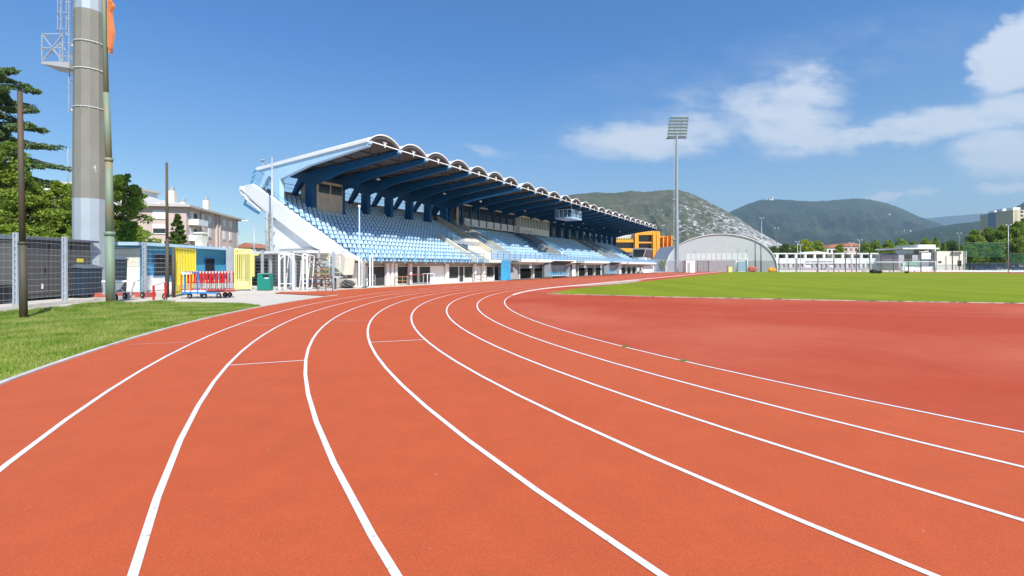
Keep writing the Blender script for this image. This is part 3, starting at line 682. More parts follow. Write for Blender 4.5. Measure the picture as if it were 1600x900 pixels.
# ground floor, first part: recessed wall with doors, windows and piers
GY = 30.45
sb(MB().box(SX + .3, 55, GY, GY + .25, -.03, 1.95), 'ground_floor_wall', 'white_wall')
sb(MB().box(SX + .1, 55, GY - .02, GY - .003, 1.72, 1.93), 'lintel', 'grey_concrete')
def gx(px, T):  # along-coordinate of a photo column on a plane across T
    k = (px - 800) / FPX; c, s_ = math.cos(TH), math.sin(TH); return (k * T * s_ + T * c) / (s_ - k * c)
for (a, b, kind) in ((574, 600, 'door'), (620, 651, 'win'), (655, 671, 'win'), (701, 715, 'win'), (717, 723, 'door'), (725, 737, 'win'), (760, 770, 'win'), (772, 778, 'door'), (780, 786, 'win')):
    xa, xb = gx(a, GY), gx(b, GY)
    if xa < SX + .4: xa = SX + .4
    z0 = 0 if kind == 'door' else .42 if a > 690 else .1
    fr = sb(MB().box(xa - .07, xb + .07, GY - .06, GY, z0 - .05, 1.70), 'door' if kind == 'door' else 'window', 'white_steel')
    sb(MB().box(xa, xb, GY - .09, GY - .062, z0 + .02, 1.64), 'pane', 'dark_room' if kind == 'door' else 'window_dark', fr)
    if kind == 'win' and b - a > 18: sb(MB().box((xa + xb) / 2 - .05, (xa + xb) / 2 + .05, GY - .12, GY - .095, z0, 1.66), 'mullion', 'white_steel', fr)
for px in (604, 611, 617, 640, 698, 741, 755):
    x = gx(px, 30.2); sb(MB().box(x - .14, x + .14, 30.0, 30.3, 0, 1.93), 'pier', 'white_wall')
# ground floor, second part: dark undercroft with columns and white panels
sb(MB().box(55, 133, 34.5, 34.8, -.03, 2.3), 'undercroft_wall', 'grey_concrete')
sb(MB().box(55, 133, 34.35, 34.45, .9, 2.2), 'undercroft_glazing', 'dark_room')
for k in range(19):
    x = 57.5 + 4.336 * k; sb(MB().box(x - .2, x + .2, 30.6, 31.0, 0, 2.32), 'pier', 'beige_concrete')
for (a, b) in ((848, 860), (894, 899), (939, 943), (967, 970), (1005, 1022)):
    xa, xb = gx(a, 30.4), gx(b, 30.4); sb(MB().box(xa, xb, 30.35, 30.5, 0, 1.75 if a > 1000 or a < 870 else 2.1), 'white_panel', 'white_wall')
for (px) in (829, 914, 939):
    x = gx(px, 29.8); sb(MB().box(x - .35, x + .35, 29.75, 29.85, 1.45, 2.05), 'notice_board', 'white_steel')
xa, xb = gx(798, 30), gx(811, 30); sb(MB().prism([(xa, 0), (xb, 0), (xb, 2.2), (xb - .8, 2.2)], 30.2, 30.6, 'y'), 'stair_flank', 'grey_concrete')
# lights under the roof
for i in range(2, 26, 3):
    x = FRAMES[i]; sb(MB().box(x - .15, x + .15, 35.2, 35.4, zv(35) - 1.16, zv(35) - 1.02), 'roof_lamp', 'white_steel')
# booth at the far end
fe = sb(MB().prism([(30.4, 2.5), (33.6, 2.5), (33.6, 6.4), (30.0, 6.4), (30.8, 3.9)], 125.5, 132.8), 'end_booth', 'grey_wall')
sb(MB().prism([(30.72, 4.05), (30.02, 6.0), (29.95, 6.0), (30.65, 4.05)], 126.0, 132.2), 'pane', 'window_dark', fe)
sb(MB().prism([(30.9, 4.1), (33.3, 4.1), (33.3, 6.0), (30.3, 6.0)], 125.42, 125.495), 'pane', 'window_dark', fe)
sb(MB().box(123.0, 125.4, 29.9, 31.4, 2.5, 3.9), 'end_wall', 'white_wall')

# blue tarpaulin hanging under the stand edge
mb = MB(); xa, xb = gx(784, 28.9), gx(797.5, 28.9); vs = []; nx, nz = 14, 8
for j in range(nz + 1):
    for i in range(nx + 1):
        f = i / nx; g_ = j / nz; vs.append((xa + (xb - xa) * f - xa, .12 * math.sin(f * 17 + g_ * 2) * (1.2 - g_) + .1 * (1 - g_), .03 + 2.35 * g_))
vs2 = [(a, b + .03, c) for a, b, c in vs]; q = len(vs)
fs = [(j * (nx + 1) + i, j * (nx + 1) + i + 1, (j + 1) * (nx + 1) + i + 1, (j + 1) * (nx + 1) + i) for j in range(nz) for i in range(nx)]
o = mb.add(vs + vs2, fs + [tuple(q + k for k in f) for f in fs], True).build('tarpaulin', M['tarp_blue']); o.location = SW(xa, 28.9); o.rotation_euler.z = RZ
tag(o, 'creased bright blue tarpaulin hanging in front of the grandstand ground floor', 'tarpaulin')
# ------------------------------------------------------------------ things on the left
def part(mb, name, m, parent, bevel=0):
    off = Vector((0, 0, 0)); q = parent
    while q is not None: off += q.location; q = q.parent
    return mb.build(name, M[m] if isinstance(m, str) else m, parent, tuple(off), bevel)
def thing(name, loc, label, cat, group=None, rz=0): return empty(name, loc, rz, label, cat, group)

# thin leaning post on the verge
b = G(37, 497); t = thing('thin_pole', b, 'thin rusty brown pole standing on the grass verge at far left', 'pole')
mb = MB(); top = P(31, b.y, 143); mid = b.lerp(Vector((top.x, b.y, top.z)), .33)
mb.tube(b - Vector((0, 0, .1)), mid, .105, .10, 14); part(mb, 'lower_tube', 'rusty_pole_paint', t)
part(MB().tube(mid, Vector((top.x, b.y, top.z)), .085, .07, 14), 'upper_tube', 'rusty_pole_paint', t)
part(MB().tube(mid - Vector((0, 0, .04)), mid + Vector((0, 0, .05)), .115, .115, 14), 'collar', 'rusty_pole_paint', t)
part(MB().bar(Vector((top.x, b.y, top.z - .7)), Vector((top.x + .22, b.y, top.z - .62)), .04), 'hook', 'rusty_pole_paint', t)
# tall green flag pole
b = G(173, 475); t = thing('flag_pole', b, 'tall green tapered flagpole with rust stains rising in front of the thick floodlight mast', 'flagpole')
def up(px, py): q = P(px, b.y, py); return Vector((q.x, b.y, q.z))
part(MB().tube(b - Vector((0, 0, .1)), up(171.5, 366), .175, .175, 18), 'lower_tube', 'green_pole_paint', t)
part(MB().tube(up(171.5, 366), up(170, 250), .16, .13, 18), 'lower_tube', 'green_pole_paint', t)
part(MB().tube(up(170, 250), up(166, 145), .125, .12, 16), 'upper_tube', 'green_pole_paint', t)
part(MB().tube(up(166, 145), up(160, -120), .10, .07, 14), 'upper_tube', 'green_pole_paint', t)
part(MB().tube(up(171.5, 368), up(171.5, 362), .21, .21, 18), 'collar', 'green_pole_paint', t)
part(MB().tube(up(170, 252), up(170, 247), .165, .165, 18), 'collar', 'green_pole_paint', t)
# its orange flag, hanging in folds
mb = MB(); vs = []; nx, nz = 28, 24
for j in range(nz + 1):
    g_ = j / nz; z = HH(79, b.y) + (HH(-45, b.y) - HH(79, b.y)) * g_ + (0.25 * math.sin(0) )
    wd = .20 + .05 * math.sin(g_ * 9) + (.12 if .5 < g_ < .62 else 0) - (.03 if g_ < .2 else 0)
    for i in range(nx + 1):
        f = i / nx; xx = up(165, 40).x + .10 + wd * f; vs.append((xx, b.y + .09 * math.sin(f * 19 + math.sin(g_ * 5)), z + (.14 * math.sin(f * 7) if j == 0 else 0)))
q = len(vs); vs2 = [(a, c + .02, d) for a, c, d in vs]
fs = [(j * (nx + 1) + i, j * (nx + 1) + i + 1, (j + 1) * (nx + 1) + i + 1, (j + 1) * (nx + 1) + i) for j in range(nz) for i in range(nx)]
o = MB().add(vs + vs2, fs + [tuple(q + k for k in f) for f in fs], True).build('flag', M['flag_cloth'], None, tuple(up(165, -10))); o.location = up(165, -10)
tag(o, 'orange flag hanging limp in folds high on the tall green flagpole', 'flag')

# thick faceted floodlight mast
by = 28.3; cx = P(141, by).x; t = thing('floodlight_mast', (cx, by, 0), 'thick grey faceted steel floodlight mast with ladder and cage behind the fence', 'floodlight')
def shaft(z0, z1, r0, r1, n=12):
    mb = MB(); vs = []
    for z, r_ in ((z0, r0), (z1, r1)):
        for i in range(n): a = 2 * math.pi * (i + .35) / n; vs.append((cx + r_ * math.cos(a), by + r_ * math.sin(a), z))
    return mb.add(vs, [(i, (i + 1) % n, n + (i + 1) % n, n + i) for i in range(n)] + [tuple(range(n)), tuple(n + i for i in range(n))])
zs = HH(309, by); zt = HH(21, by)
part(shaft(-.05, zs, .80, .79), 'lower_shaft', 'mast_galv', t); part(shaft(zs - .1, zt, .795, .735), 'middle_shaft', 'mast_grey', t); part(shaft(zt - .05, zt + 14, .73, .55), 'upper_shaft', 'mast_galv', t)
for py in (68, 110, 169):
    z = HH(py, by) - .1; r_ = .79; mb = MB(); 
    for i in range(24):
        a0, a1 = 2 * math.pi * i / 24, 2 * math.pi * (i + 1) / 24
        mb.tube((cx + r_ * math.cos(a0), by + r_ * math.sin(a0), z), (cx + r_ * math.cos(a1), by + r_ * math.sin(a1), z), .02, n=5)
    mb.bar((cx - .78, by, z), (cx - 1.18, by, z), .06, .1); part(mb, 'strap', 'white_steel', t)
lx = P(113, by).x + .02; ly0, ly1 = by - .22, by + .22; mb = MB(); zl = HH(178, by); ztop = zt + 13
mb.bar((lx, ly0, zl), (lx, ly0, ztop), .05, .05); mb.bar((lx, ly1, zl), (lx, ly1, ztop), .05, .05)
z = zl + .1
while z < ztop: mb.bar((lx, ly0, z), (lx, ly1, z), .03, .03); mb.bar((lx, by, z), (lx + .25, by, z - .05), .02, .02); z += .3
part(mb, 'ladder', 'galvanised', t)
mb = MB(); z = HH(50, by)
for k in range(18):
    zz = z + k * .95
    pts = [(lx, ly0 - .1, zz)] + [(lx - .32 - .42 * math.sin(a), by - .38 * math.cos(a), zz) for a in [math.pi * q / 8 for q in range(9)]] + [(lx, ly1 + .1, zz)]
    for a_, b_ in zip(pts, pts[1:]): mb.bar(a_, b_, .05, .03)
for a in (0, .25, .5, .75, 1): aa = math.pi * a; mb.bar((lx - .32 - .42 * math.sin(aa), by - .38 * math.cos(aa), z), (lx - .32 - .42 * math.sin(aa), by - .38 * math.cos(aa), z + 17), .035, .035)
part(mb, 'ladder_cage', 'galvanised', t)
z0, z1 = HH(103, by), HH(60, by); x0, x1 = P(80, by).x, P(112, by).x; mb = MB()
for y in (by - .55, by + .55):
    for (xa, za, xb, zb) in ((x0, z0, x1, z0), (x0, z1, x1, z1), (x0, (z0 + z1) / 2, x1, (z0 + z1) / 2), (x0, z0, x0, z1), (x1, z0, x1, z1), (x0, z0, x1, z1), (x0, z1, x1, z0)): mb.bar((xa, y, za), (xb, y, zb), .05, .05)
for x in (x0,):
    for (ya, za, yb, zb) in ((by - .55, z1, by + .55, z1), (by - .55, z0, by + .55, z1), (by - .55, (z0 + z1) / 2, by + .55, (z0 + z1) / 2)): mb.bar((x, ya, za), (x, yb, zb), .05, .05)
pl = part(mb, 'rest_platform', 'galvanised', t); part(MB().prism([(x0 - .03, z0), (cx - .7, z0), (cx - .7, z0 - .35), (x1, z0 - .3), (x0 - .03, z0 - .1)], by - .58, by + .58, 'y'), 'platform_floor', 'grey_wall', pl)

# wire fence between verge and service yard
def fence_panel(p, q, h, rows=12, vstep=.25, z0=.08):
    mb = MB(); L_ = (q - p).length
    for k in range(rows): z = z0 + (h - z0) * k / (rows - 1); mb.bar(p + Vector((0, 0, z)), q + Vector((0, 0, z)), .009, .012)
    nn = int(L_ / vstep)
    for k in range(1, nn): c = p.lerp(q, k / nn); mb.bar(c + Vector((0, 0, z0)), c + Vector((0, 0, h)), .002, .002)
    return mb
FP = [P(-330, 13.4), P(-110, 16.6), P(25, 19.7), P(101, 22.4), P(225.5, 27.8)]; FP = [Vector((a.x, a.y, 0)) for a in FP]
t = thing('mesh_fence', FP[2], 'galvanised wire mesh fence with paired flat posts in front of the dark cabinets', 'fence')
for p in FP:
    if p.y < 16: continue
    mb = MB(); d = .10; mb.box(p.x - d, p.x - d + .075, p.y - .05, p.y + .05, -.05, 3.05); mb.box(p.x + .03, p.x + .10, p.y - .05, p.y + .05, -.05, 3.05); mb.box(p.x - .04, p.x + .03, p.y + .0, p.y + .03, 0, 3.0)
    ps = part(mb, 'post', 'galvanised', t); mb = MB()
    for k in range(12): mb.box(p.x - .05, p.x + .045, p.y - .07, p.y - .055, .12 + k * .26, .16 + k * .26)
    part(mb, 'clamp', 'grey_wall', ps)
for p, q in zip(FP[1:], FP[2:]): part(fence_panel(p, q, 2.95), 'mesh_panel', 'galvanised', t)
kerb_line('fence_kerb', [FP[1] + Vector((.12, 0, 0)), FP[2] + Vector((.12, 0, 0)), FP[3] + Vector((.12, 0, 0)), FP[4] + Vector((.12, 0, 0))], .22, .10, M['kerb_concrete'], None)
# second run from behind the pole to the gate
q0 = P(226.5, 27.8); q1 = P(268, 28.4); q0.z = q1.z = 0
t = thing('mesh_fence', q1, 'short galvanised wire mesh fence panel left of the open yellow gate', 'fence')
part(fence_panel(q0, q1, 2.9), 'mesh_panel', 'galvanised', t)

# metal cabinets behind the fence
x0, x1, y0, y1 = -28.6, -23.75, 23.6, 27.4
t = thing('utility_cabinet', ((x0 + x1) / 2, y0, 0), 'large dark grey metal cabinet housing with overhanging roof behind the fence', 'cabinet')
part(MB().box(x0, x1, y0, y1, .12, 3.0), 'body', 'cabinet_metal', t, .01)
part(MB().prism([(x0 - .2, 3.0), (x1 + .28, 3.0), (x1 + .28, 3.12), (x0 + 2, 3.32), (x0 - .2, 3.2)], y0 - .2, y1 + .25, 'y'), 'roof', 'cabinet_roof', t)
for k in range(3):
    ya = y0 + .12 + k * 1.24; d_ = part(MB().box(x1 + .003, x1 + .04, ya, ya + 1.14, .3, 2.9), 'door', 'cabinet_metal', t, .006); part(MB().box(x1 + .041, x1 + .08, ya + .95, ya + 1.0, 1.3, 1.6), 'handle', 'black_plastic', d_)
part(MB().box(x1 - 2.2, x1 - .15, y0 - .04, y0 - .003, .3, 2.9), 'door', 'cabinet_metal', t, .006)
part(MB().box(x1 - .55, x1 - .25, y0 - .055, y0 - .042, .5, .75), 'notice', 'cloth_white', t); part(MB().box(x1 + .041, x1 + .05, y0 + .9, y0 + 1.0, .55, .8), 'notice', 'cloth_white', t)
part(MB().box(x1 - .003, x1 + .05, y1 - .9, y1 - .5, 1.9, 2.1), 'warning_sign', 'yellow_paint', t)
# brownish second cabinet end
bx = P(112, 27.9).x
t = thing('utility_cabinet', (bx, 28.2, 0), 'narrow beige metal cabinet between the big dark cabinet and the navy waste container', 'cabinet')
part(MB().box(bx - .6, bx + .45, 27.75, 29, .05, 2.9), 'body', 'beige_concrete', t, .02); part(MB().box(bx - .1, bx + .2, 27.72, 27.745, 1.5, 1.8), 'warning_sign', 'yellow_paint', t)
def container(px0, px1, Y, pyt, label, m='bin_navy', slope=.25):
    xa, xb = P(px0, Y).x, P(px1, Y).x; h = HH(pyt, Y); t = thing('waste_container', ((xa + xb) / 2, Y, 0), label, 'container')
    part(MB().prism([(xa, .12), (xb - .05, .12), (xb, h - slope), (xa, h - slope * .6)], Y - .55, Y + .55, 'y'), 'tub', m, t, .03)
    part(MB().prism([(xa - .05, h - slope * .6), (xb + .04, h - slope), (xb + .04, h - slope + .08), (xa + .2, h)], Y - .6, Y + .6, 'y'), 'lid', 'cabinet_roof', t, .02)
    for s in (-1, 1): part(MB().tube((xa + .2, Y + s * .4 - .04, .09), (xa + .2, Y + s * .4 + .04, .09), .09), 'wheel', 'rubber', t)
container(126, 147, 26.6, 413, 'navy waste container with sloping lid left of the thick mast foot')
container(176, 188, 29.2, 400, 'dark waste container with sloping lid right of the green flagpole')
# dark low object at the left edge
xe = P(-14, 22).x; t = thing('waste_container', (xe, 22, 0), 'low black container at the far left edge beside the dark cabinet', 'container')
part(MB().box(xe - .5, P(5, 22).x, 21.6, 22.6, .05, .75), 'tub', 'black_plastic', t, .04); part(MB().box(xe - .5, P(6, 22).x, 21.55, 22.65, .75, .82), 'lid', 'black_plastic', t)

# blue club house
bx0, bx1, by0, by1 = -31.5, P(219, 32.4).x, 32.4, 44.2
t = thing('club_house', (bx1, by0, 0), 'low blue club house with flat pale roof and yellow end wall behind the yellow gate', 'building')
part(MB().box(bx0, bx1, by0 + .003, by1, -.03, 3.05), 'wall', 'clubhouse_blue', t)
part(MB().box(bx0 + .05, bx1 - .02, by0 - .03, by0, 1.65, 2.85), 'end_wall', 'cream_wall', t); part(MB().box(bx0 + .05, bx1 - .02, by0 - .03, by0, 0, 1.64), 'end_wall', 'white_wall', t)
rf = part(MB().prism([(bx0 - .3, 3.06), (bx1 + .65, 3.06), (bx1 + .65, 3.26), (bx0 - .3, 3.36)], by0 - .7, by1 + .2, 'y'), 'roof', 'clubhouse_roof', t)
part(MB().box(P(318, 39.6).x - .3, P(318, 39.6).x + .3, 39, 39.6, 3.2, 4.3), 'chimney', 'beige_concrete', rf)
part(MB().box(P(318, 39.6).x - .4, P(318, 39.6).x + .4, 38.9, 39.7, 4.3, 4.42), 'chimney_cap', 'cream_wall', rf)
for (ya, yb, z0, z1, m) in ((33.6, 35.6, 1.0, 2.5, 'window_dark'), (36.6, 37.9, .9, 2.4, 'window_dark'), (39.2, 40.4, .0, 2.3, 'window_dark'), (42.0, 43.0, 0, 2.3, 'window_dark')):
    nm = 'window' if z0 > 0 else 'door'; f = part(MB().box(bx1 - .01, bx1 + .05, ya - .08, yb + .08, max(z0 - .08, 0), z1 + .08), nm, 'blue_frame', t); part(MB().box(bx1 + .052, bx1 + .06, ya, yb, z0 + .02, z1), 'pane', m, f)
part(MB().prism([(32.5, 0.02), (35.6, .02), (34.6, 1.05), (32.5, 1.05)], bx1 + .003, bx1 + .02, 'x'), 'painted_panel', 'white_wall', t)
part(MB().box(bx1, bx1 + 1.1, 35, 44.2, -.03, .55), 'step_wall', 'cream_wall', t)

# yellow barred gates
def barred(p, q, h, label, m, bars=11, extra=None):
    p = Vector((p.x, p.y, 0)); q = Vector((q.x, q.y, 0)); L_ = (q - p).length; d = (q - p).normalized()
    t = thing('barred_gate', p, label, 'gate', None, math.atan2(d.y, d.x))
    f = MB(); f.bar((0, 0, .05), (0, 0, h), .09, .09); f.bar((L_, 0, .05), (L_, 0, h), .09, .09)
    for z in (h, .14, .30): f.bar((0, 0, z), (L_, 0, z), .08, .08)
    f.build('frame', M[m], t)
    for k in range(1, bars): x = L_ * k / bars; MB().bar((x, 0, .1), (x, 0, h), .06, .06).build('bar', M[m], t)
    MB().box(.1, L_ - .1, -.01, .01, .3, .62).build('kick_plate', M['beige_concrete' if extra is None else m], t); return t
barred(P(273, 27.2), P(305, 31.0), HH(387, 27.2), 'bright yellow barred gate leaf standing open behind the hurdle trolley', 'yellow_paint', 13)
barred(P(366.5, 33.4), P(392, 34.2), HH(389.5, 33.6), 'pale yellow barred gate leaf closed beside the green bin', 'pale_yellow_paint', 8)
gp = G(271, 464); t = thing('gate_post', gp, 'rusty yellow gate post left of the open yellow gate', 'post')
part(MB().tube(gp, gp + Vector((0, 0, HH(386, gp.y))), .09, .09, 10), 'tube', 'rusty_pole_paint', t)
# tall thin rusty pole by the gate
gp = G(269.5, 463.5); t = thing('thin_pole', Vector((gp.x - .12, gp.y - .25, 0)), 'tall thin brown pole rising beside the open yellow gate', 'pole')
c = t.location.copy(); zt_ = HH(254, c.y)
part(MB().tube(c, c + Vector((0, 0, 3.2)), .10, .09, 12), 'lower_tube', 'rusty_pole_paint', t); part(MB().tube(c + Vector((0, 0, 3.2)), c + Vector((-.02, 0, zt_)), .075, .06, 12), 'upper_tube', 'rusty_pole_paint', t)
gp = P(359.5, 33.2); gp.z = 0; t = thing('gate_post', gp, 'broad grey metal gate post between the blue club house and pale yellow gate', 'post')
part(MB().box(gp.x - .22, gp.x + .22, gp.y - .1, gp.y + .1, -.03, 2.95), 'post', 'galvanised', t)

# hurdle trolley and stack of hurdles
def wheel(mb_parent, c, r_=.12, w=.05, ax=(0, 1, 0)):
    a = Vector(ax) * (w / 2); wh = part(MB().tube(c - a, c + a, r_, r_, 14), 'wheel', 'rubber', mb_parent)
    part(MB().tube(c - a * 1.15, c + a * 1.15, r_ * .45, r_ * .45, 10), 'hub', 'grey_wall', wh); part(MB().bar(c, c + Vector((0, 0, r_ + .08)), .04), 'fork', 'grey_wall', wh)
ta = G(303, 466); tb = G(362, 462.5); tl = thing('hurdle_trolley', ta, 'flat trolley with small black wheels and blue and white frame carrying the stacked red hurdles', 'trolley')
x0, x1 = P(293, 26).x, P(366, 26.6).x; yb = 25.6
part(MB().box(x0, x0 + 1.15, yb, yb + 1.0, .27, .42), 'bed', 'white_steel', tl, .01); part(MB().box(x0 + 1.16, x1, yb + .25, yb + 1.2, .30, .40), 'bed', 'dull_red', tl, .01)
part(MB().box(x0 - .03, x1 - .3, yb - .02, yb - .003, .24, .33), 'rail', 'blue_frame', tl)
for c in ((x0 + .32, yb + .1), (x0 + 1.1, yb + .1), (x0 + .45, yb + .95), (x1 - .45, yb + .35), (x1 - .3, yb + 1.1), (x0 + 1.6, yb + 1.1)): wheel(tl, Vector((c[0], c[1], .13)), .13)
for x in (x0 + .14, x0 + .80): part(MB().bar((x, yb + .0, .2), (x, yb + .0, 1.40), .06), 'upright', 'blue_frame', tl)
part(MB().bar((x0 + .1, yb, 1.36), (x0 + .84, yb, 1.36), .05), 'upright', 'blue_frame', tl)
hx0, hx1 = P(296, 26).x, P(352, 26).x; GRP = 'red and white hurdles stacked on the trolley'
first = None
for k in range(13):
    f = k / 12; x = hx0 + (hx1 - hx0) * f
    if first is None:
        h = empty('hurdle', (0, 0, 0), 0, 'red and white hurdle in the row of hurdles nested upright on the trolley', 'hurdle', GRP)
        for y in (0, .95):
            MB().bar((0, y, .42), (0, y, .98), .05, .035).build('upright', M['silver_tube'], h); MB().bar((0, y, .78), (0, y, 1.32), .065, .05).build('sleeve', M['red_paint'], h); MB().bar((-.3, y, .44), (.1, y, .44), .04, .04).build('foot', M['red_paint'], h)
        b_ = MB().box(-.015, .015, -.08, 1.03, 1.30, 1.40).build('bar', M['white_steel'], h)
        for q in range(4): MB().box(-.02, .02, -.02 + q * .28, .10 + q * .28, 1.302, 1.398).build('stripe', M['red_paint'], b_)
        MB().bar((0, 0, .80), (0, .95, .80), .03, .03).build('crosspiece', M['dull_red'], h); first = h; o = h
    else: o = copy_tree(first)
    o.location = (x, yb + .06 + .12 * f, random.uniform(-.01, .02)); o.rotation_euler.z = random.uniform(-.05, .05)
    if k == 1: pass
t = thing('hurdle', (hx0 + .1, yb - .06, 0), 'orange hurdle leaning at the near left end of the trolley', 'hurdle')
for x in (hx0 - .12, hx0 + .38): part(MB().bar((x, yb - .08, .42), (x, yb - .08, 1.34), .07, .05), 'upright', 'orange_paint', t)
part(MB().box(hx0 - .16, hx0 + .44, yb - .10, yb - .06, 1.26, 1.36), 'bar', 'cloth_white', t)

# single red hurdle with wheel
a = G(240, 472.0); b2 = G(258.3, 468.5); t = thing('hurdle', a, 'single red hurdle with white bar and small wheel at the edge of the verge', 'hurdle')
ya = HH(446, a.y); yb2 = HH(440.5, b2.y)
for p, zt_ in ((a, ya), (b2, yb2)):
    part(MB().bar(p, p + Vector((0, 0, .12)), .04), 'foot', 'silver_tube', t); s_ = part(MB().bar(p + Vector((0, 0, .1)), p + Vector((0, 0, zt_)), .085, .06), 'upright', 'red_paint', t)
    m2 = MB()
    for k in range(7): m2.box(p.x - .012, p.x + .012, p.y - .038, p.y - .031, .2 + k * .1, .225 + k * .1)
    part(m2, 'pin_holes', 'cloth_white', s_)
part(MB().bar(a + Vector((.02, 0, ya)), b2 + Vector((0, 0, yb2)), .03, .05), 'bar', 'white_steel', t)
wheel(t, b2 + Vector((-.06, .05, .17)), .16, .05, (.3, 1, 0))

# trolley with flat silver frame, left of the hurdle
a = G(206, 473); t = thing('equipment_trolley', a, 'low silver tubular trolley with dark wheels parked beside the tall green flagpole', 'trolley')
x0, x1 = P(176, 24).x, P(222, 25.5).x; y0_, y1_ = 23.4, 25.4; fm = MB()
fm.bar((x0, y0_, .95), (x1, y1_ - .2, .95), .05); fm.bar((x0, y0_ + .8, .95), (x1, y1_ + .5, .95), .05); fm.bar((x1 - .25, y1_ - .4, .12), (x1 - .05, y1_ - .3, .95), .07); fm.bar((x1 - .3, y1_ - .4, .12), (x1 - .9, y1_ - .7, .95), .04)
fm.bar((x0 + .1, y0_, .3), (x0 + .1, y0_, .95), .06); fm.bar((x0, y0_, .38), (x1 - .3, y1_ - .4, .36), .05)
part(fm, 'frame', 'silver_tube', t); part(MB().prism([(x0, .92), (x0 + 1.0, .92), (x0 + .95, .99), (x0, 1.0)], y0_ - .05, y0_ + .9, 'y'), 'top_board', 'white_steel', t)
part(MB().prism([(x0 + .25, .88), (x0 + .95, .90), (x0 + .7, .55), (x0 + .45, .5)], y0_ + .1, y0_ + .14, 'y'), 'canvas', 'cloth_white', t)
part(MB().box(x0 + .3, x1 - .3, y0_ + .3, y0_ + .5, .36, .55), 'box', 'grey_wall', t)
for c in ((x0 + .55, y0_ + .1), (x1 - .42, y1_ - .5), (x1 - .05, y1_ + .2)): wheel(t, Vector((c[0], c[1], .17)), .17, .06, (.5, 1, 0))
o = MB().box(-1.7, 1.2, -.5, .25, -.02, .22).build('low_plinth', M['dull_red']); o.location = P(205, 27.2); tag(o, 'long low reddish plinth along the foot of the fence behind the silver trolley', 'plinth')
o.location.z = 0

# green litter bin
gb = G(411, 453.5); t = thing('litter_bin', gb, 'green plastic litter bin with hooded openings beside the pale yellow gate', 'bin')
w, h = .44, 1.17
bd = MB(); prof = [(-w, 0), (w, 0), (w * .97, h * .82), (w * .85, h), (-w * .85, h), (-w * .97, h * .82)]
bd.prism([(gb.x + a_, c_) for a_, c_ in prof], gb.y, gb.y + .62, 'y'); part(bd, 'body', 'green_plastic', t, .04)
part(MB().box(gb.x - .02, gb.x + .42, gb.y - .015, gb.y + .0, h * .80, h * .93), 'opening', 'black_plastic', t); part(MB().box(gb.x + .1, gb.x + .40, gb.y - .012, gb.y - .002, h * .70, h * .755), 'label', 'cloth_white', t)
part(MB().prism([(gb.x - w * .9, h), (gb.x + w * .9, h), (gb.x + w * .8, h + .03), (gb.x - w * .8, h + .03)], gb.y - .01, gb.y + .63, 'y'), 'lid', 'galvanised', t)
part(MB().box(gb.x - w * .94, gb.x + w * .94, gb.y - .012, gb.y, h * .32, h * .345), 'seam', 'green_plastic', t)

# white goal frames standing on the paving
def goal_frame(xa, xb, Y, ht, dep, label, mid=None):
    t = thing('small_goal', (xa, Y, 0), label, 'goal'); 
    for x in (xa, xb): part(MB().bar((x, Y, 0), (x, Y, ht), .11), 'post', 'white_steel', t)
    part(MB().bar((xa, Y, ht), (xb, Y, ht), .11), 'crossbar', 'white_steel', t)
    for x, s in ((xa, 1), (xb, -1)): part(MB().bar((x, Y, ht - .45), (x + s * .38, Y, ht - .03), .07), 'brace', 'white_steel', t)
    part(MB().bar((xa, Y, .45), (xb, Y, .45), .06), 'lower_rail', 'white_steel', t)
    for x in (xa, xb):
        part(MB().bar((x, Y, .05), (x, Y + dep, .05), .06), 'base_rail', 'white_steel', t); part(MB().bar((x, Y + dep, .05), (x + .2, Y + dep, ht * .95), .05), 'back_stay', 'white_steel', t); part(MB().bar((x, Y, ht), (x + .2, Y + dep, ht * .95), .05), 'top_stay', 'white_steel', t)
    return t
goal_frame(P(436.5, 34.6).x, P(458.7, 34.6).x, 34.6, 2.56, 1.0, 'tall white steel goal frame nearest to the green litter bin')
goal_frame(P(469.5, 35.0).x, P(482, 35.6).x, 35.4, 2.56, .8, 'narrower white steel goal frame in front of the rusty hurdle rack')
mb = MB(); xa = P(444.6, 34.6).x; mb.bar((xa, 34.62, 0), (xa, 34.62, 2.6), .09)
o = mb.build('white_post', M['white_steel'], None, (xa, 34.62, 0)); o.location = (xa, 34.62, 0); tag(o, 'plain white post standing inside the goal frame nearest the green bin', 'post')
# rack of rusty steeple hurdles
rx0, rx1 = P(474, 35.4).x, P(508, 35.4).x; t = thing('hurdle_rack', (rx0, 36.4, 0), 'rusty brown rack of stacked barrier frames behind the white goal frames', 'rack')
r_ = random.Random(4)
for k in range(6):
    z = .35 + k * .38; sh = .35 if k < 4 else 0; xb = rx1 - (k - 3) * .28 if k > 3 else rx1
    xa_ = rx0 + (.3 if k < 4 else 0); part(MB().bar((xa_, 36.4, z), (xb, 36.2, z + r_.uniform(-.03, .03)), .07), 'board', 'plank_wood' if k in (2, 3) else 'rusty_metal', t)
    for x in (xa_ + .1, (xa_ + xb) / 2): part(MB().bar((x, 36.4, z), (x + .32, 36.3, z - .33), .05), 'leg', 'rusty_metal', t); part(MB().bar((x + .62, 36.4, z), (x + .3, 36.3, z - .33), .05), 'leg', 'rusty_metal', t)
for x in (rx0, rx0 + .5): part(MB().bar((x, 36.4, 0), (x, 36.4, 2.4), .07), 'upright', 'rusty_metal', t)
bx = P(497, 33.2).x; t = thing('barrier_frame', (bx, 33.4, 0), 'low rusty steel barrier frame with splayed feet in front of the rack', 'barrier')
for dx in (0, .55, 1.0): part(MB().bar((bx + dx, 33.2, 0), (bx + dx - .12, 33.3, .95 if dx else .6), .045), 'leg', 'rusty_metal', t); part(MB().bar((bx + dx - .25, 33.2, .02), (bx + dx + .25, 33.3, .02), .05), 'foot', 'grey_wall', t)
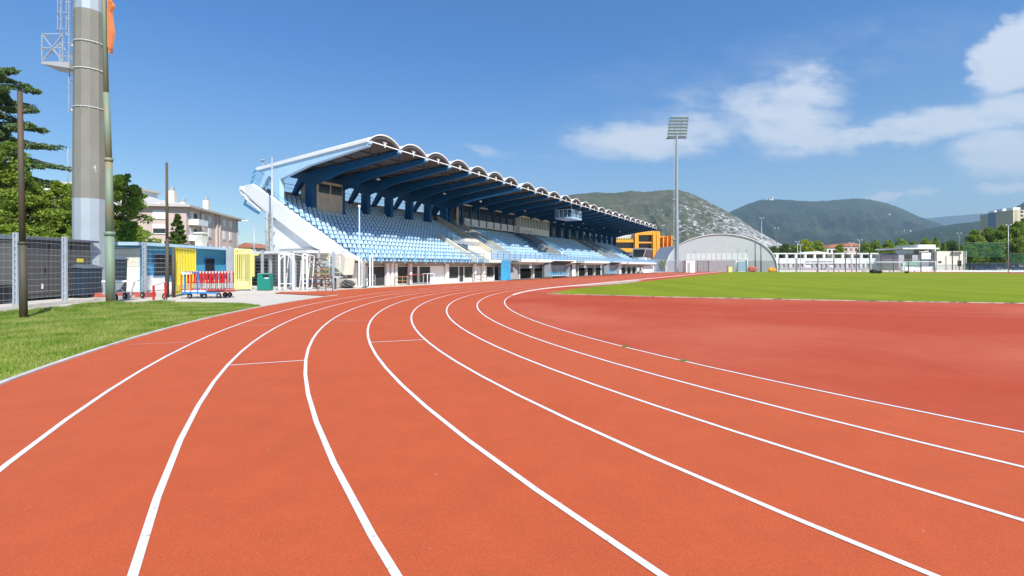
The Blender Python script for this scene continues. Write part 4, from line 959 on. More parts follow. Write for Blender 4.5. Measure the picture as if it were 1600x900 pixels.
part(MB().bar((bx - .5, 33.3, .93), (bx + 1.0, 33.3, .93), .06, .1), 'rail', 'rusty_metal', t); part(MB().bar((bx - .7, 33.3, .5), (bx + 1.0, 33.3, .48), .05), 'rail', 'rusty_metal', t)
# bench table and green covers
a = P(522, 36.0); t = thing('work_table', (a.x, 36, 0), 'white topped table on dark trestle leg right of the rusty rack', 'table')
part(MB().box(a.x - .95, a.x + .55, 35.7, 36.3, .86, .91), 'top', 'white_steel', t); part(MB().box(a.x + .05, a.x + .14, 35.9, 36.1, 0, .86), 'leg', 'cabinet_metal', t); part(MB().box(a.x - .75, a.x - .68, 35.9, 36.1, 0, .86), 'leg', 'grey_wall', t)
def tarp_heap(px, Y, wd, ht, m, label, seed):
    bmh = bmesh.new(); bmesh.ops.create_icosphere(bmh, subdivisions=4, radius=1); rr = random.Random(seed); ph = [rr.uniform(0, 6) for _ in range(6)]
    for v in bmh.verts:
        c = v.co; d_ = 1 + .16 * math.sin(c.x * 5 + ph[0]) * math.sin(c.y * 4 + ph[1]) + .10 * math.sin(c.z * 9 + c.x * 7 + ph[2]) + .06 * math.sin(c.y * 15 + ph[3])
        c *= d_; v.co = (c.x * wd / 2, c.y * .5, max(0, c.z * .5 + .5) * ht)
    me = bpy.data.meshes.new('covered_heap'); bmh.to_mesh(me); bmh.free(); me.materials.append(M[m]); o = bpy.data.objects.new('covered_heap', me); COL.objects.link(o); x = P(px, Y).x; o.location = (x, Y, 0); return tag(o, label, 'covered heap')
tarp_heap(543, 38.0, 1.1, .6, 'cabinet_metal', 'dark green covered heap of mats beside the concrete stair', 2)
tarp_heap(530, 39.0, 1.6, .9, 'grey_wall', 'pale covered heap of mats behind the white topped table', 5)
# pole pairs
for (px, lab) in ((561.3, 'left one of the two white double uprights beside the near stand corner'), (578.2, 'right one of the two white double uprights beside the near stand corner')):
    c = P(px, 39.0); c.z = 0; t = thing('white_upright', c, lab, 'upright')
    top_ = HH(399 if px > 570 else 401, 39.0); part(MB().bar(c, c + Vector((0, 0, top_)), .10), 'post', 'white_steel', t); part(MB().bar(c + Vector((.19, .05, 0)), c + Vector((.19, .05, top_ - .05)), .09), 'post', 'white_steel', t)
    part(MB().box(c.x - .55, c.x + .75, c.y - .35, c.y + .25, 0, .06), 'base_plate', 'white_steel', t, .01)
# slim mast at the corner
c = P(561.5, 39.6); c.z = 0; t = thing('slim_mast', c, 'slim pale blue mast with a diagonal stay in front of the near seats', 'mast')
part(MB().tube(c, c + Vector((0, 0, HH(321, 39.6))), .065, .05, 10), 'tube', 'pale_blue_paint', t); part(MB().tube(c + Vector((0, 0, 4.2)), c + Vector((-.9, .3, 3.0)), .025, n=6), 'stay', 'pale_blue_paint', t)
part(MB().box(c.x - .08, c.x + .08, c.y - .07, c.y + .07, HH(324, 39.6), HH(320.5, 39.6)), 'cap', 'white_steel', t)
c = P(425, 43.0); c.z = 0; t = thing('slim_mast', c, 'tall pale grey mast rising past the white gable at the left end of the stand', 'mast')
part(MB().tube(c, c + Vector((0, 0, HH(245, 43))), .09, .07, 10), 'tube', 'galvanised', t); part(MB().bar(c + Vector((0, 0, 9)), c + Vector((.2, 0, 9)), .05), 'bracket', 'galvanised', t)
c = P(413, 47.5); t = thing('wind_vane', Vector((c.x, 47.2, 11.1)), 'small dark cup on a thin rod above the back corner of the stand roof', 'instrument')
part(MB().tube((c.x, 47.2, 10.6), (c.x, 47.2, HH(252, 47.2)), .03), 'rod', 'grey_wall', t); part(MB().tube((c.x, 47.2, HH(252, 47.2)), (c.x, 47.2, HH(249.5, 47.2)), .16, .22), 'cup', 'grey_wall', t)

# annexe with flat roof in front of the gable
an = empty('annexe', SW(26.0, 38), RZ, 'low grey annexe with thin flat white roof at the left end of the grandstand', 'building')
def ab(mb, name, m, par=None): return mb.build(name, M[m], par or an, (26.0, 38, 0))
ab(MB().box(24.9, 28.2, 31.6, 49, 2.72, 2.90), 'roof', 'white_wall')
ab(MB().box(27.6, 28.1, 36.5, 48.5, -.03, 2.72), 'wall', 'grey_wall')
ab(MB().box(27.56, 27.60, 40.2, 42.2, 0, 2.3), 'doorway', 'dark_room'); ab(MB().box(27.56, 27.60, 43.5, 46.5, .9, 2.2), 'window', 'window_dark')
for y in (33.4, 36.4, 40, 44, 48): ab(MB().box(25.1, 25.28, y - .09, y + .09, 0, 2.72), 'post', 'galvanised')
ab(MB().prism([(30.0, 1.0), (32.0, 2.3), (32.7, 2.7), (30.2, 2.7), (29.8, 2.4)], 27.0, 28.0), 'stair_flight', 'cream_wall')
ab(MB().box(27.0, 28.3, 29.9, 32.4, 0, .7), 'stair_base', 'beige_concrete')
rl = MB()
for z in (1.2, 1.6, 2.0, 2.4): rl.tube((27.0, 30.4, z), (27.0, 31.6, z), .02, n=5)
for y in (30.4, 31, 31.6): rl.tube((27.0, y, .6), (27.0, y, 2.45), .025, n=5)
ab(rl, 'railing', 'white_steel')
ab(MB().box(28.3, 28.7, 29.4, 31.0, 0, 1.93), 'end_wall', 'grey_concrete')
# mesh fence in front of the annexe
q = [P(394, 34.4), P(410, 35.5), P(455, 37.0), P(498, 38), P(521, 38.4)]; q = [Vector((a.x, a.y, 0)) for a in q]
t = thing('mesh_fence', q[0], 'galvanised wire mesh fence running behind the green bin and white goal frames', 'fence')
for a, b_ in zip(q, q[1:]): part(fence_panel(a, b_, 2.6, 11, .3), 'mesh_panel', 'galvanised', t)
for a in q[1:]: part(MB().box(a.x - .09, a.x + .09, a.y - .06, a.y + .06, 0, 2.85), 'post', 'galvanised', t)
t = thing('yellow_bracket', P(398, 36.5) , 'pale yellow pipe bracket behind the pale yellow gate', 'bracket'); t.location.z = 0; c = t.location
part(MB().bar((c.x - .1, 36.5, 0.9), (c.x - .1, 36.5, 2.6), .14), 'upright', 'pale_yellow_paint', t); part(MB().bar((c.x - .17, 36.5, 2.55), (c.x + .28, 36.5, 2.55), .12), 'arm', 'pale_yellow_paint', t)

# furniture in front of the stand wall
def table(px, T, w, h, m, label, leg='silver_tube'):
    x = gx(px, T); t = empty('folding_table', SW(x, T), RZ, label, 'table'); MB().box(-w / 2, w / 2, -.3, .3, h - .05, h).build('top', M[m], t)
    for a_ in (-w / 2 + .08, w / 2 - .08):
        for b_ in (-.25, .25): MB().box(a_ - .03, a_ + .03, b_ - .03, b_ + .03, 0, h - .05).build('leg', M[leg], t)
table(649, 29.9, 1.9, .92, 'dull_red', 'red topped table standing in front of the stand windows'); table(670, 29.7, 1.2, 1.0, 'white_steel', 'white topped table standing in front of the stand windows', 'white_steel')
def guard(px0, px1, T, h, label, m='rusty_metal'):
    xa, xb = gx(px0, T), gx(px1, T); t = empty('guard_rail', SW(xa, T), RZ, label, 'railing'); L_ = xb - xa
    MB().bar((0, 0, h), (L_, 0, h), .05).build('rail', M[m], t); MB().bar((0, 0, h * .5), (L_, 0, h * .5), .04).build('rail', M[m], t)
    for k in range(3): MB().bar((L_ * k / 2, 0, 0), (L_ * k / 2, 0, h), .05).build('post', M[m], t)
guard(617, 640, 29.9, .75, 'low brown guard rail before the first dark window of the stand', 'plank_wood'); guard(741, 760, 29.9, .8, 'low dark guard rail before the white wall near the blue tarpaulin'); guard(571, 586, 30.0, .95, 'low silver guard rail before the dark doorway at the stand corner', 'silver_tube')
def dugout(px, label, n=6):
    T = 28.6; x = gx(px, T); t = empty('team_shelter', SW(x, T), RZ, label, 'shelter'); L_ = n * .9
    for a_ in (0, L_):
        MB().bar((a_, 0, 0), (a_, .2, 2.25), .07).build('post', M['galvanised'], t); MB().bar((a_, 1.1, 0), (a_, 1.1, 1.9), .06).build('post', M['galvanised'], t)
        MB().prism([(0, .1), (1.1, .1), (1.1, 1.9), (.2, 2.2)], a_ - .01, a_ + .01).build('side_panel', M['clear_panel'], t)
    MB().prism([(-.5, 2.42), (1.2, 1.88), (1.2, 1.93), (-.5, 2.47)], -.1, L_ + .1).build('roof', M['purlin'], t)
    MB().box(0, L_, 1.1, 1.12, .1, 1.9).build('back_panel', M['clear_panel'], t)
    b_ = MB().box(.1, L_ - .1, .45, .9, .28, .36).build('bench', M['white_steel'], t)
    for k in range(n):
        c = .5 + k * .85; MB().add([(a + c, b + .45, d + .12) for a, b, d in st.v], st.f).build('seat', M['tarp_blue'], b_)
dugout(862, 'larger team shelter with blue seats and dark roof under the middle of the stand', 8)
dugout(953, 'farther team shelter with blue seats toward the far end of the stand', 7)
# two people on the front walkway
def person(x, T, z, shirt, label, sit=False):
    bmp = bmesh.new(); J = [(0, 0, .92), (0, 0, 1.15), (0, 0, 1.40), (0, 0, 1.50), (.0, -.02, 1.62), (0, -.02, 1.72), (.18, 0, 1.38), (.23, -.08, 1.12), (.16, -.28, 1.05), (-.18, 0, 1.38), (-.23, -.08, 1.12), (-.16, -.28, 1.05), (.10, 0, .86), (.11, -.02, .48), (.11, 0, .06), (.11, -.14, .03), (-.10, 0, .86), (-.11, -.02, .48), (-.11, 0, .06), (-.11, -.14, .03)]
    E_ = [(0, 1), (1, 2), (2, 3), (3, 4), (4, 5), (2, 6), (6, 7), (7, 8), (2, 9), (9, 10), (10, 11), (0, 12), (12, 13), (13, 14), (14, 15), (0, 16), (16, 17), (17, 18), (18, 19)]
    rad = [.14, .13, .15, .06, .09, .08, .06, .045, .03, .06, .045, .03, .085, .06, .045, .04, .085, .06, .045, .04]
    me = bpy.data.meshes.new('person'); me.from_pydata(J, E_, []); o = bpy.data.objects.new('person', me); COL.objects.link(o); me.materials.append(M[shirt])
    o.modifiers.new('skin', 'SKIN'); sk = me.skin_vertices[0].data
    for i, r0 in enumerate(rad): sk[i].radius = (r0, r0); 
    sk[0].use_root = True; ss = o.modifiers.new('sub', 'SUBSURF'); ss.levels = 1; ss.render_levels = 2
    o.location = SW(x, T, z); o.rotation_euler.z = RZ; tag(o, label, 'person')
    hb = MB(); hb.lathe([(.0, .12), (.07, .10), (.095, .02), (.09, -.03)], (0, 0, 1.70), 10); hb.build('hair', M['black_plastic'], o)
    for q_ in (-1, 1): MB().tube((.10 * q_, 0, .88), (.11 * q_, -.02, .10), .095, .065, 10).build('trouser_leg', M['cabinet_metal'], o)
person(gx(877.5, 30.2), 30.2, 2.44, 'cloth_white', 'person in a white top standing behind the front railing of the stand')
# ------------------------------------------------------------------ trees
def crown(name, clumps, leaf, m, parent, n_per=900, droop=0.0, seed=1, flat=1.0):
    rg = np.random.default_rng(seed); Vs = []
    for (cx, cy, cz, rr, rz) in clumps:
        n = int(n_per * max(.25, (rr ** 2)))
        d = rg.normal(size=(n, 3)); d /= np.linalg.norm(d, axis=1)[:, None]; rad = rg.uniform(.35, 1.0, n) ** .5
        lump = 1 + .22 * np.sin(d[:, 0] * 4 + cx * 3) * np.sin(d[:, 1] * 5 + cy) + .15 * np.sin(d[:, 2] * 7 + cz)
        c = d * (rad * lump)[:, None] * np.array([rr, rr, rz]) + np.array([cx, cy, cz]); c[:, 2] -= droop * np.linalg.norm(c[:, :2] - [cx, cy], axis=1)
        keep = (np.sin(c[:, 0] * 2.3 / leaf * .12 + c[:, 2] * 1.7) + np.sin(c[:, 1] * 2.9 - c[:, 2] * 2.1) + rg.uniform(-1, 1, n)) > -.9
        c = c[keep]; n = len(c); a = rg.normal(size=(n, 3)); a /= np.linalg.norm(a, axis=1)[:, None]; b = rg.normal(size=(n, 3)); b[:, 2] *= flat; b = np.cross(a, b); b /= np.linalg.norm(b, axis=1)[:, None]
        s = (leaf * rg.uniform(.5, 1.2, n))[:, None]
        Vs.append(np.stack([c - a * s, c - b * s * .5, c + a * s, c + b * s * .5], 1).reshape(-1, 3))
    Vv = np.concatenate(Vs); return npmesh(name, Vv, np.arange(len(Vv)).reshape(-1, 4), m, parent)
def limbs(mb, h, r0, n, spread, seed, zlo=.35):
    rr = random.Random(seed); p = Vector((0, 0, -.1)); seg = 6; pts = [p]
    for k in range(seg): pts.append(Vector((pts[-1].x + rr.uniform(-.1, .1) * h * .06, pts[-1].y + rr.uniform(-.1, .1) * h * .06, h * (k + 1) / seg)))
    for k in range(seg): mb.tube(pts[k], pts[k + 1], r0 * (1 - .85 * k / seg), r0 * (1 - .85 * (k + 1) / seg), 9, False)
    for k in range(n):
        f = zlo + (1 - zlo) * rr.random() * .85; i = min(int(f * seg), seg - 1); a = pts[i].lerp(pts[i + 1], f * seg - i); t_ = rr.uniform(0, 6.28); L_ = spread * rr.uniform(.5, 1) * (1.15 - f * .6)
        b = a + Vector((math.cos(t_) * L_, math.sin(t_) * L_, L_ * rr.uniform(.25, .9))); c = a.lerp(b, .5) + Vector((0, 0, -.08 * L_))
        r1 = r0 * .38 * (1.2 - f); mb.tube(a, c, r1, r1 * .6, 6, False); mb.tube(c, b, r1 * .6, r1 * .15, 6, False)
def tree(name, loc, h, w, label, m='leaf_mid', seed=1, leaf=.14, nclump=26, n_per=900, trunk=.3, group=None, conical=False, cat='tree'):
    t = empty(name, loc, 0, label, cat, group); mb = MB(); limbs(mb, h * .92, trunk, 18, w * .8, seed, .2 if not conical else .1); mb.build('trunk', M['bark'], t)
    rr = random.Random(seed); cl = []
    nclump = int(nclump * 1.5)
    for k in range(nclump):
        f = (k + .5) / nclump; z = h * (.24 + .70 * f)
        if conical: prof = 1.02 - f * .95; z = h * (.08 + .9 * f)
        else: prof = math.sin(math.pi * min(1, (.18 + .80 * f))) ** .6
        a = rr.uniform(0, 6.28) if k % 2 else k * 2.4; rad = w * prof * rr.uniform(.25, .78)
        cr = w * rr.uniform(.20, .36) * (prof * .7 + .3) * (.6 if conical else 1); cl.append((math.cos(a) * rad, math.sin(a) * rad, z, cr, cr * rr.uniform(.6, .85)))
    crown('crown', cl, leaf, M[m], t, n_per, .0, seed); return t
# near left
c = P(-6, 41)
def cedar(loc, h, label):
    t = empty('cedar_tree', loc, 0, label, 'tree'); mb = MB(); rr = random.Random(11); cl = []
    mb.tube((0, 0, -.1), (0, 0, h), .45, .06, 10, False)
    for k in range(56):
        f = k / 56; z = h * (.24 + .74 * f); L_ = (7.0 * (1 - f * .62)) * rr.uniform(.65, 1.05); a = k * 2.399 + rr.uniform(-.3, .3)
        tip = Vector((math.cos(a) * L_, math.sin(a) * L_, z + .12 * L_)); mid = Vector((tip.x * .55, tip.y * .55, z + .16 * L_)); mb.tube((0, 0, z), mid, .10, .06, 6, False); mb.tube(mid, tip, .06, .015, 6, False)
        for q in range(6):
            g_ = .25 + .15 * q; c_ = Vector((0, 0, z)).lerp(tip, g_); cl.append((c_.x, c_.y, c_.z - .05 + (.12 * L_ * (1 - g_)), .85 * (1.15 - g_ * .6) * (1.1 - .4 * f), .24))
    mb.build('trunk', M['bark'], t); crown('crown', cl, .13, M['leaf_cedar'], t, 620, .10, 3); return t
cedar((c.x, c.y, 0), 18.5, 'tall dark cedar with flat layered branches at the far left edge')
def at(px, Y): v = P(px, Y); return (v.x, v.y, 0)
tree('broadleaf_tree', at(10, 36), 11.4, 3.2, 'green broadleaf tree in front of the cedar at the far left edge', 'leaf_mid', 3, .13, 34, 1300)
tree('broadleaf_tree', at(55, 38), 8.0, 2.4, 'bushy green tree right of the cedar above the dark cabinet', 'leaf_mid', 4, .13, 28, 1200)
tree('broadleaf_tree', at(92, 40), 9.0, 2.6, 'green tree with feathery top just left of the thick mast', 'leaf_mid', 5, .13, 30, 1200)
tree('broadleaf_tree', at(192, 42), 10.2, 2.35, 'rounded green tree just right of the tall green flagpole', 'leaf_mid', 6, .13, 34, 1400)
tree('shrub', at(20, 32), 4.6, 2.6, 'pale green bushy shrub above the roof of the dark cabinet', 'leaf_fresh', 8, .12, 22, 1100, .1, cat='shrub')
tree('shrub', at(70, 33.5), 4.4, 2.6, 'dark leafy shrub right of the pale green shrub behind the dark cabinet', 'leaf_mid', 9, .12, 20, 1100, .1, cat='shrub')
tree('shrub', at(118, 36), 4.6, 2.0, 'leafy shrub at the foot of the thick mast', 'leaf_mid', 19, .12, 18, 1000, .1, cat='shrub')
tree('shrub', at(205, 40), 5.6, 2.2, 'lower leafy shrub under the rounded tree behind the club house roof', 'leaf_mid', 29, .12, 18, 1000, .1, cat='shrub')
tree('conifer_tree', at(277, 64), 8.6, 2.9, 'small conical conifer in front of the pink apartment block', 'leaf_dark', 10, .16, 70, 1500, .2, conical=True)
tree('shrub', at(352, 43.2), 2.7, .75, 'dark shrub in the doorway of the blue club house', 'leaf_dark', 12, .10, 14, 1800, .06, cat='shrub')

# ------------------------------------------------------------------ pink apartment block
K = Vector((P(291, 85).x, 85, 0)); Rr = Vector((P(371, 109).x, 109, 0)); d1 = (Rr - K).normalized(); ang = math.atan2(d1.y, d1.x)
ap = empty('apartment_block', K, ang, 'pink four storey apartment block with white balconies and pale hipped roof behind the club house', 'building')
LL = (Rr - K).length; DD = 26.0; HT = 12.0                  # local x along the receding facade, local y to the left
def pb(mb, name, m, par=None): return mb.build(name, M[m], par or ap)
pb(MB().box(0, LL, 0, DD, -.03, HT), 'wall', 'pink_render')
rf = pb(MB().add([(-1, -1, HT), (LL + 2.5, -1, HT), (LL + 2.5, DD + 1, HT), (-1, DD + 1, HT), (-1, -1, HT + .35), (LL + 2.5, -1, HT + .35), (LL + 2.5, DD + 1, HT + .35), (-1, DD + 1, HT + .35), (9, 9, HT + 2.4), (LL - 4, 9, HT + 2.4), (LL - 4, DD - 9, HT + 2.4), (9, DD - 9, HT + 2.4)],
   [(0, 3, 2, 1), (0, 1, 5, 4), (1, 2, 6, 5), (2, 3, 7, 6), (3, 0, 4, 7), (4, 5, 9, 8), (5, 6, 10, 9), (6, 7, 11, 10), (7, 4, 8, 11), (8, 9, 10, 11)]), 'roof', 'roof_tile')
for (x, y) in ((3, 3.5), (5, 20), (16, 3.0), (20, 9)):
    ch = pb(MB().box(x - .5, x + .5, y - .5, y + .5, HT + .4, HT + 3.2), 'chimney', 'cream_wall', rf); pb(MB().box(x - .25, x + .25, y - .25, y + .25, HT + 3.2, HT + 3.9), 'chimney_pot', 'grey_wall', ch)
pb(MB().tube((11, 8, HT + 2), (11, 8, HT + 5.5), .04), 'aerial', 'grey_wall', rf)
def window(face, a, z, w, h, open_=.0):
    # face 'f': receding facade (y=0, outward -y), 'l': left facade (x=0, outward -x)
    def bx(a0, a1, d0, d1_, z0, z1): return MB().box(a0, a1, -d1_, -d0, z0, z1) if face == 'f' else MB().box(-d1_, -d0, a0, a1, z0, z1)
    f = pb(bx(a - w / 2 - .08, a + w / 2 + .08, .003, .05, z - .08, z + h + .08), 'window', 'white_steel'); 
    pb(bx(a - w / 2, a + w / 2, .052, .06, z, z + h * (1 if open_ else .5)), 'pane', 'window_dark', f)
    pb(bx(a - w / 2, a + w / 2, .062, .09, z + (h * .55 if open_ else h * .02), z + h), 'shutter', 'shutter_white', f)
    pb(bx(a - w / 2 - .12, a + w / 2 + .12, .003, .14, z - .16, z - .085), 'sill', 'cream_wall', f)
for k, z in enumerate((1.2, 4.3, 7.4, 10.0)):
    h = 1.5 if k < 3 else 1.3
    for a in (6.4, 9.6, 16.8, 20.2): window('f', a, z, 1.2, h, (a > 9 and k == 1))
    for a in (4.2, 11.5, 16.5, 21): window('l', a, z, 1.9, h, (k == 2 and a < 5))
for (a0, a1) in ((12.4, 12.9), (13.9, 14.3)): pb(MB().box(a0, a1, -.35, -.003, 0, HT), 'pilaster', 'pink_render')
pb(MB().box(12.9, 13.9, -.12, -.004, 0, HT), 'stair_window', 'grey_wall')
for k, z in enumerate((3.1, 6.2, 9.0)):
    bq = pb(MB().box(1.0, 5.0, -1.5, -.004, z, z + .15), 'balcony', 'white_wall')
    pb(MB().box(1.0, 5.0, -1.56, -1.5, z, z + 1.05), 'balcony_front', 'white_wall', bq); pb(MB().box(.94, 1.0, -1.5, -.004, z, z + 1.05), 'balcony_side', 'white_wall', bq); pb(MB().box(5.0, 5.06, -1.5, -.004, z, z + 1.05), 'balcony_side', 'white_wall', bq)
    pb(MB().box(1.4, 2.6, -.05, -.003, z + .15, z + 2.4), 'balcony_door', 'shutter_white', bq); pb(MB().box(3.0, 4.2, -.05, -.003, z + .5, z + 2.2), 'pane', 'window_dark', bq)
    bq = pb(MB().box(LL + .004, LL + 2.0, .5, 6, z, z + .15), 'balcony', 'white_wall'); pb(MB().box(LL + .004, LL + 2.0, .44, .5, z, z + 1.0), 'balcony_front', 'white_wall', bq); pb(MB().box(LL + 2.0, LL + 2.06, .5, 6, z, z + 1.0), 'balcony_side', 'white_wall', bq)
for x in (5.6, LL - .3): pb(MB().tube((x, -.12, 0), (x, -.12, HT), .07), 'downpipe', 'grey_wall')
# white block behind the trees on the left
c = at(88, 95); t = empty('white_house', c, 0, 'white flat roofed block showing above the trees left of the thick mast', 'building')
MB().box(-10, 11, 0, 12, -.03, 17.6).build('wall', M['white_wall'], t); MB().box(-10.5, 11.5, -.5, 12.5, 17.6, 18.1).build('roof', M['roof_tile'], t)
for k in range(5): MB().box(-9 + k * 4, -7.4 + k * 4, -.04, -.003, 15, 16.5).build('window', M['window_dark'], t)
t = empty('aerial_mast', at(106, 60), 0, 'thin television aerial mast just left of the thick floodlight mast', 'aerial'); MB().tube((0, 0, 10), (0, 0, HH(232, 60)), .05).build('pole', M['grey_wall'], t)
for k in range(4): MB().bar((-.7 + .1 * k, 0, HH(234, 60) - k * .5), (.7 - .1 * k, 0, HH(234, 60) - k * .5), .04).build('crossbar', M['grey_wall'], t)
t.location.z = 0
# small distant buildings right of the block
t = empty('small_house', at(385, 130), 0, 'small cream house end showing right of the pink apartment block', 'house'); MB().box(-3, 2.5, 0, 8, 0, 6.6).build('wall', M['cream_wall'], t); MB().prism([(-3.5, 6.6), (3, 6.6), (-.2, 8)], -.4, 8.4, 'y').build('roof', M['red_tile'], t)
o = MB().box(-14, 9, 0, 6, 0, 4.6).build('low_shed', M['cream_wall']); o.location = at(396, 100); tag(o, 'long low cream shed behind the annexe at the left of the stand', 'shed')
def street_lamp(px, Y, pyt, label, side=-1, m='galvanised'):
    c = at(px, Y); h = HH(pyt, Y); t = empty('street_lamp', c, 0, label, 'street lamp'); MB().tube((0, 0, 0), (0, 0, h), .10, .06, 8).build('pole', M[m], t)
    MB().bar((0, 0, h), (side * .9, 0, h + .08), .06).build('arm', M[m], t); MB().box(min(side * .7, side * 1.5), max(side * .7, side * 1.5), -.15, .15, h + .02, h + .18).build('lamp_head', M['white_steel'], t)
street_lamp(397, 62, 346, 'slender street lamp right of the pink apartment block'); street_lamp(259.5, 68, 319, 'slender street lamp in front of the pink apartment block', -1, 'beige_concrete')

# ------------------------------------------------------------------ far mast
Y = 135; c = at(1057.5, Y); t = empty('floodlight_mast', c, 0, 'tall distant floodlight mast with a tilted lamp rack beyond the stand', 'floodlight')
hb = HH(216, Y); ht = HH(184, Y); mb = MB(); n = 10
vs = []
for z, r_ in ((0, .62), (hb + 1, .30)):
    for i in range(n): a = 2 * math.pi * i / n; vs.append((r_ * math.cos(a), r_ * math.sin(a), z))
mb.add(vs, [(i, (i + 1) % n, n + (i + 1) % n, n + i) for i in range(n)]); mb.build('shaft', M['far_mast'], t)
mb = MB(); mb.bar((-.75, 0, 3), (-.60, 0, hb), .06); mb.bar((-.95, 0, 3), (-.80, 0, hb), .06)
for k in range(90): z = 3 + k * (hb - 3) / 90; mb.bar((-.95 + .15 * (z - 3) / hb, 0, z), (-.5, 0, z), .04)
for pz in (20, 9): mb.box(-1.3, -.4, -.5, .5, pz, pz + .15)
mb.build('ladder', M['grey_wall'], t)
rk = MB(); W_ = 2.6; tilt = .12
rk.bar((-W_ - .2, .3, hb), (W_ - .1, -.3, hb), .35, .3)
for k in range(7): z = hb + .2 + k * (ht - hb) / 6.4; rk.bar((-W_ + tilt * k * 1.0, 0, z), (W_ + tilt * k * .6 - .1, 0, z), .16, .2)
for f in (0, .33, .66, 1): rk.bar((-W_ + 2 * W_ * f, .0, hb), (-W_ + 2 * W_ * f + .6, 0, ht), .12)
rack = rk.build('lamp_rack', M['cabinet_roof'], t)
for k in range(7):
    for j in range(8):
        z = hb + .45 + k * (ht - hb) / 6.6; x = -W_ + .35 + tilt * k + j * (2 * W_ - .6) / 7.4
        lm = MB().tube((x, -.15, z - .1), (x, .25, z + .14), .34, .22, 8); lm.build('lamp', M['far_mast'], rack)
# ------------------------------------------------------------------ arched hall
Y = 150; xc = P(1124, Y).x; t = empty('sports_hall', (xc, Y, 0), -math.atan(324 / 760), 'pale grey barrel roofed sports hall at the far end of the track', 'building')
hw = (P(1211, Y).x - P(1037, Y).x) / 2; hh = HH(366, Y); pts = []
for i in range(33): a = math.pi * i / 32; pts.append((-hw * .92 * math.cos(a), hh * (math.sin(a) ** .82)))
MB().prism(pts, 0, 40, 'y').build('wall', M['hangar_sheet'], t)
rim = MB()
for a, b in zip(pts, pts[1:]): rim.bar((a[0], -.1, a[1] + .06), (b[0], -.1, b[1] + .06), .4, .2)
rim.build('roof_edge', M['roof_white'], t)
roofm = MB(); q = [(a * 1.004, b * 1.006 + .05) for a, b in pts]; vs = [(a, -.3, b) for a, b in q] + [(a, 40.3, b) for a, b in q]
roofm.add(vs, [(i, i + 1, 33 + i + 1, 33 + i) for i in range(32)], True).build('roof', M['hangar_side'], t)
for k in range(12):
    x0 = (P(1071 + k * 8.1, Y).x - xc) * .92; w = MB().box(x0, x0 + 1.25, -.06, -.003, HH(406, Y), HH(396, Y)); w.build('window', M['pavilion_white'], t)
MB().box(-hw * .92 + .5, hw * .92 - .5, -.04, -.002, -.02, HH(407.5, Y)).build('plinth', M['grey_wall'], t)
x0 = (P(1151, Y).x - xc) * .92; f = MB().box(x0, x0 + 2.9, -.09, -.05, 0, HH(407, Y)).build('door', M['white_steel'], t)
MB().box(x0 + .3, x0 + 2.6, -.11, -.092, .2, HH(408.5, Y)).build('pane', glass_mat('hall_door', (.35, .5, .6), 1), f)
for px in (1085, 1166, 1153): x = (P(px, Y).x - xc) * .92; MB().box(x - .05, x + .05, -.05, -.004, 0, hh * .6).build('seam', M['grey_wall'], t)
for (px, h0) in ((1180, 380), (1189, 382)):
    o = MB().tube((0, 0, 0), (0, 0, HH(h0, 143)), .17, .14, 8).build('dark_post', M['cabinet_metal']); o.location = at(px, 143); tag(o, ('left' if px < 1185 else 'right') + ' one of two dark posts standing before the arched hall', 'post')
# attached dark wing on the left of the hall
o = MB().prism([(0, 0), (7, 0), (7, 8.6), (5.6, 8.4)], 0, 20, 'y').build('hall_wing', M['hangar_side']); o.location = (P(1030, 160).x, 158, 0); tag(o, 'dark sloping wing beside the left side of the arched sports hall', 'building')
# white kiosk and boxes in front of hall
def boxy(name, px0, px1, Y, pyt, dep, m, label, cat, roof=True):
    xa, xb = P(px0, Y).x, P(px1, Y).x; h = HH(pyt, Y); t = empty(name, ((xa + xb) / 2, Y, 0), 0, label, cat); w = (xb - xa) / 2
    MB().box(-w, w, 0, dep, -.03, h).build('body', M[m], t, None, .03); MB().box(-w - .08, w + .08, -.08, dep + .08, h, h + .12).build('lid', M['white_steel' if m == 'white_wall' else 'grey_wall'], t)
    d_ = MB().box(-w * .7, -w * .1, -.05, -.003, .05, h * .85).build('door', M['grey_wall' if m == 'white_wall' else m], t); MB().box(-w * .2, -w * .15, -.09, -.051, h * .4, h * .5).build('handle', M['black_plastic'], d_); return t
boxy('white_kiosk', 1072, 1086, 128, 407.5, 2.5, 'white_wall', 'white kiosk box at the end of the track before the arched hall', 'kiosk')
boxy('yellow_box', 1138, 1144, 138, 416.5, 1, 'pale_yellow_paint', 'small pale yellow box in front of the arched hall door', 'box')
tarp_heap(1206, 138, 2.2, 1.3, 'hi_orange', 'bright orange covered heap at the right foot of the arched hall', 9)
tarp_heap(1175, 140, 2.4, 1.6, 'dull_red', 'small reddish heap before the arched hall beside the dark posts', 10)
# grid fences between stand and hall
def rail_fence(p, q, h, label, m='grey_wall', step=.35, pstep=3.0, net=None):
    p = Vector((p.x, p.y, 0)); q = Vector((q.x, q.y, 0)); L_ = (q - p).length; d = (q - p).normalized()
    t = empty('bar_fence', p, math.atan2(d.y, d.x), label, 'fence'); mb = MB()
    for z in (.15, h - .05): mb.bar((0, 0, z), (L_, 0, z), .07)
    for k in range(int(L_ / step)): mb.bar((k * step, 0, .1), (k * step, 0, h), .05)
    mb.build('bars', M[m], t)
    for k in range(int(L_ / pstep) + 1): MB().box(k * pstep - .07, k * pstep + .07, -.07, .07, 0, h + .1).build('post', M[m], t)
    if net: MB().box(0, L_, -.01, .01, .1, h).build('net', M[net], t)
    return t
rail_fence(P(1024, 131), P(1072, 131), HH(406, 131), 'grey bar fence between the end of the stand and the white kiosk', 'galvanised', .3)
rail_fence(P(1090, 133), P(1110, 133), HH(408, 133), 'short grey bar gate right of the white kiosk', 'cabinet_metal', .4)
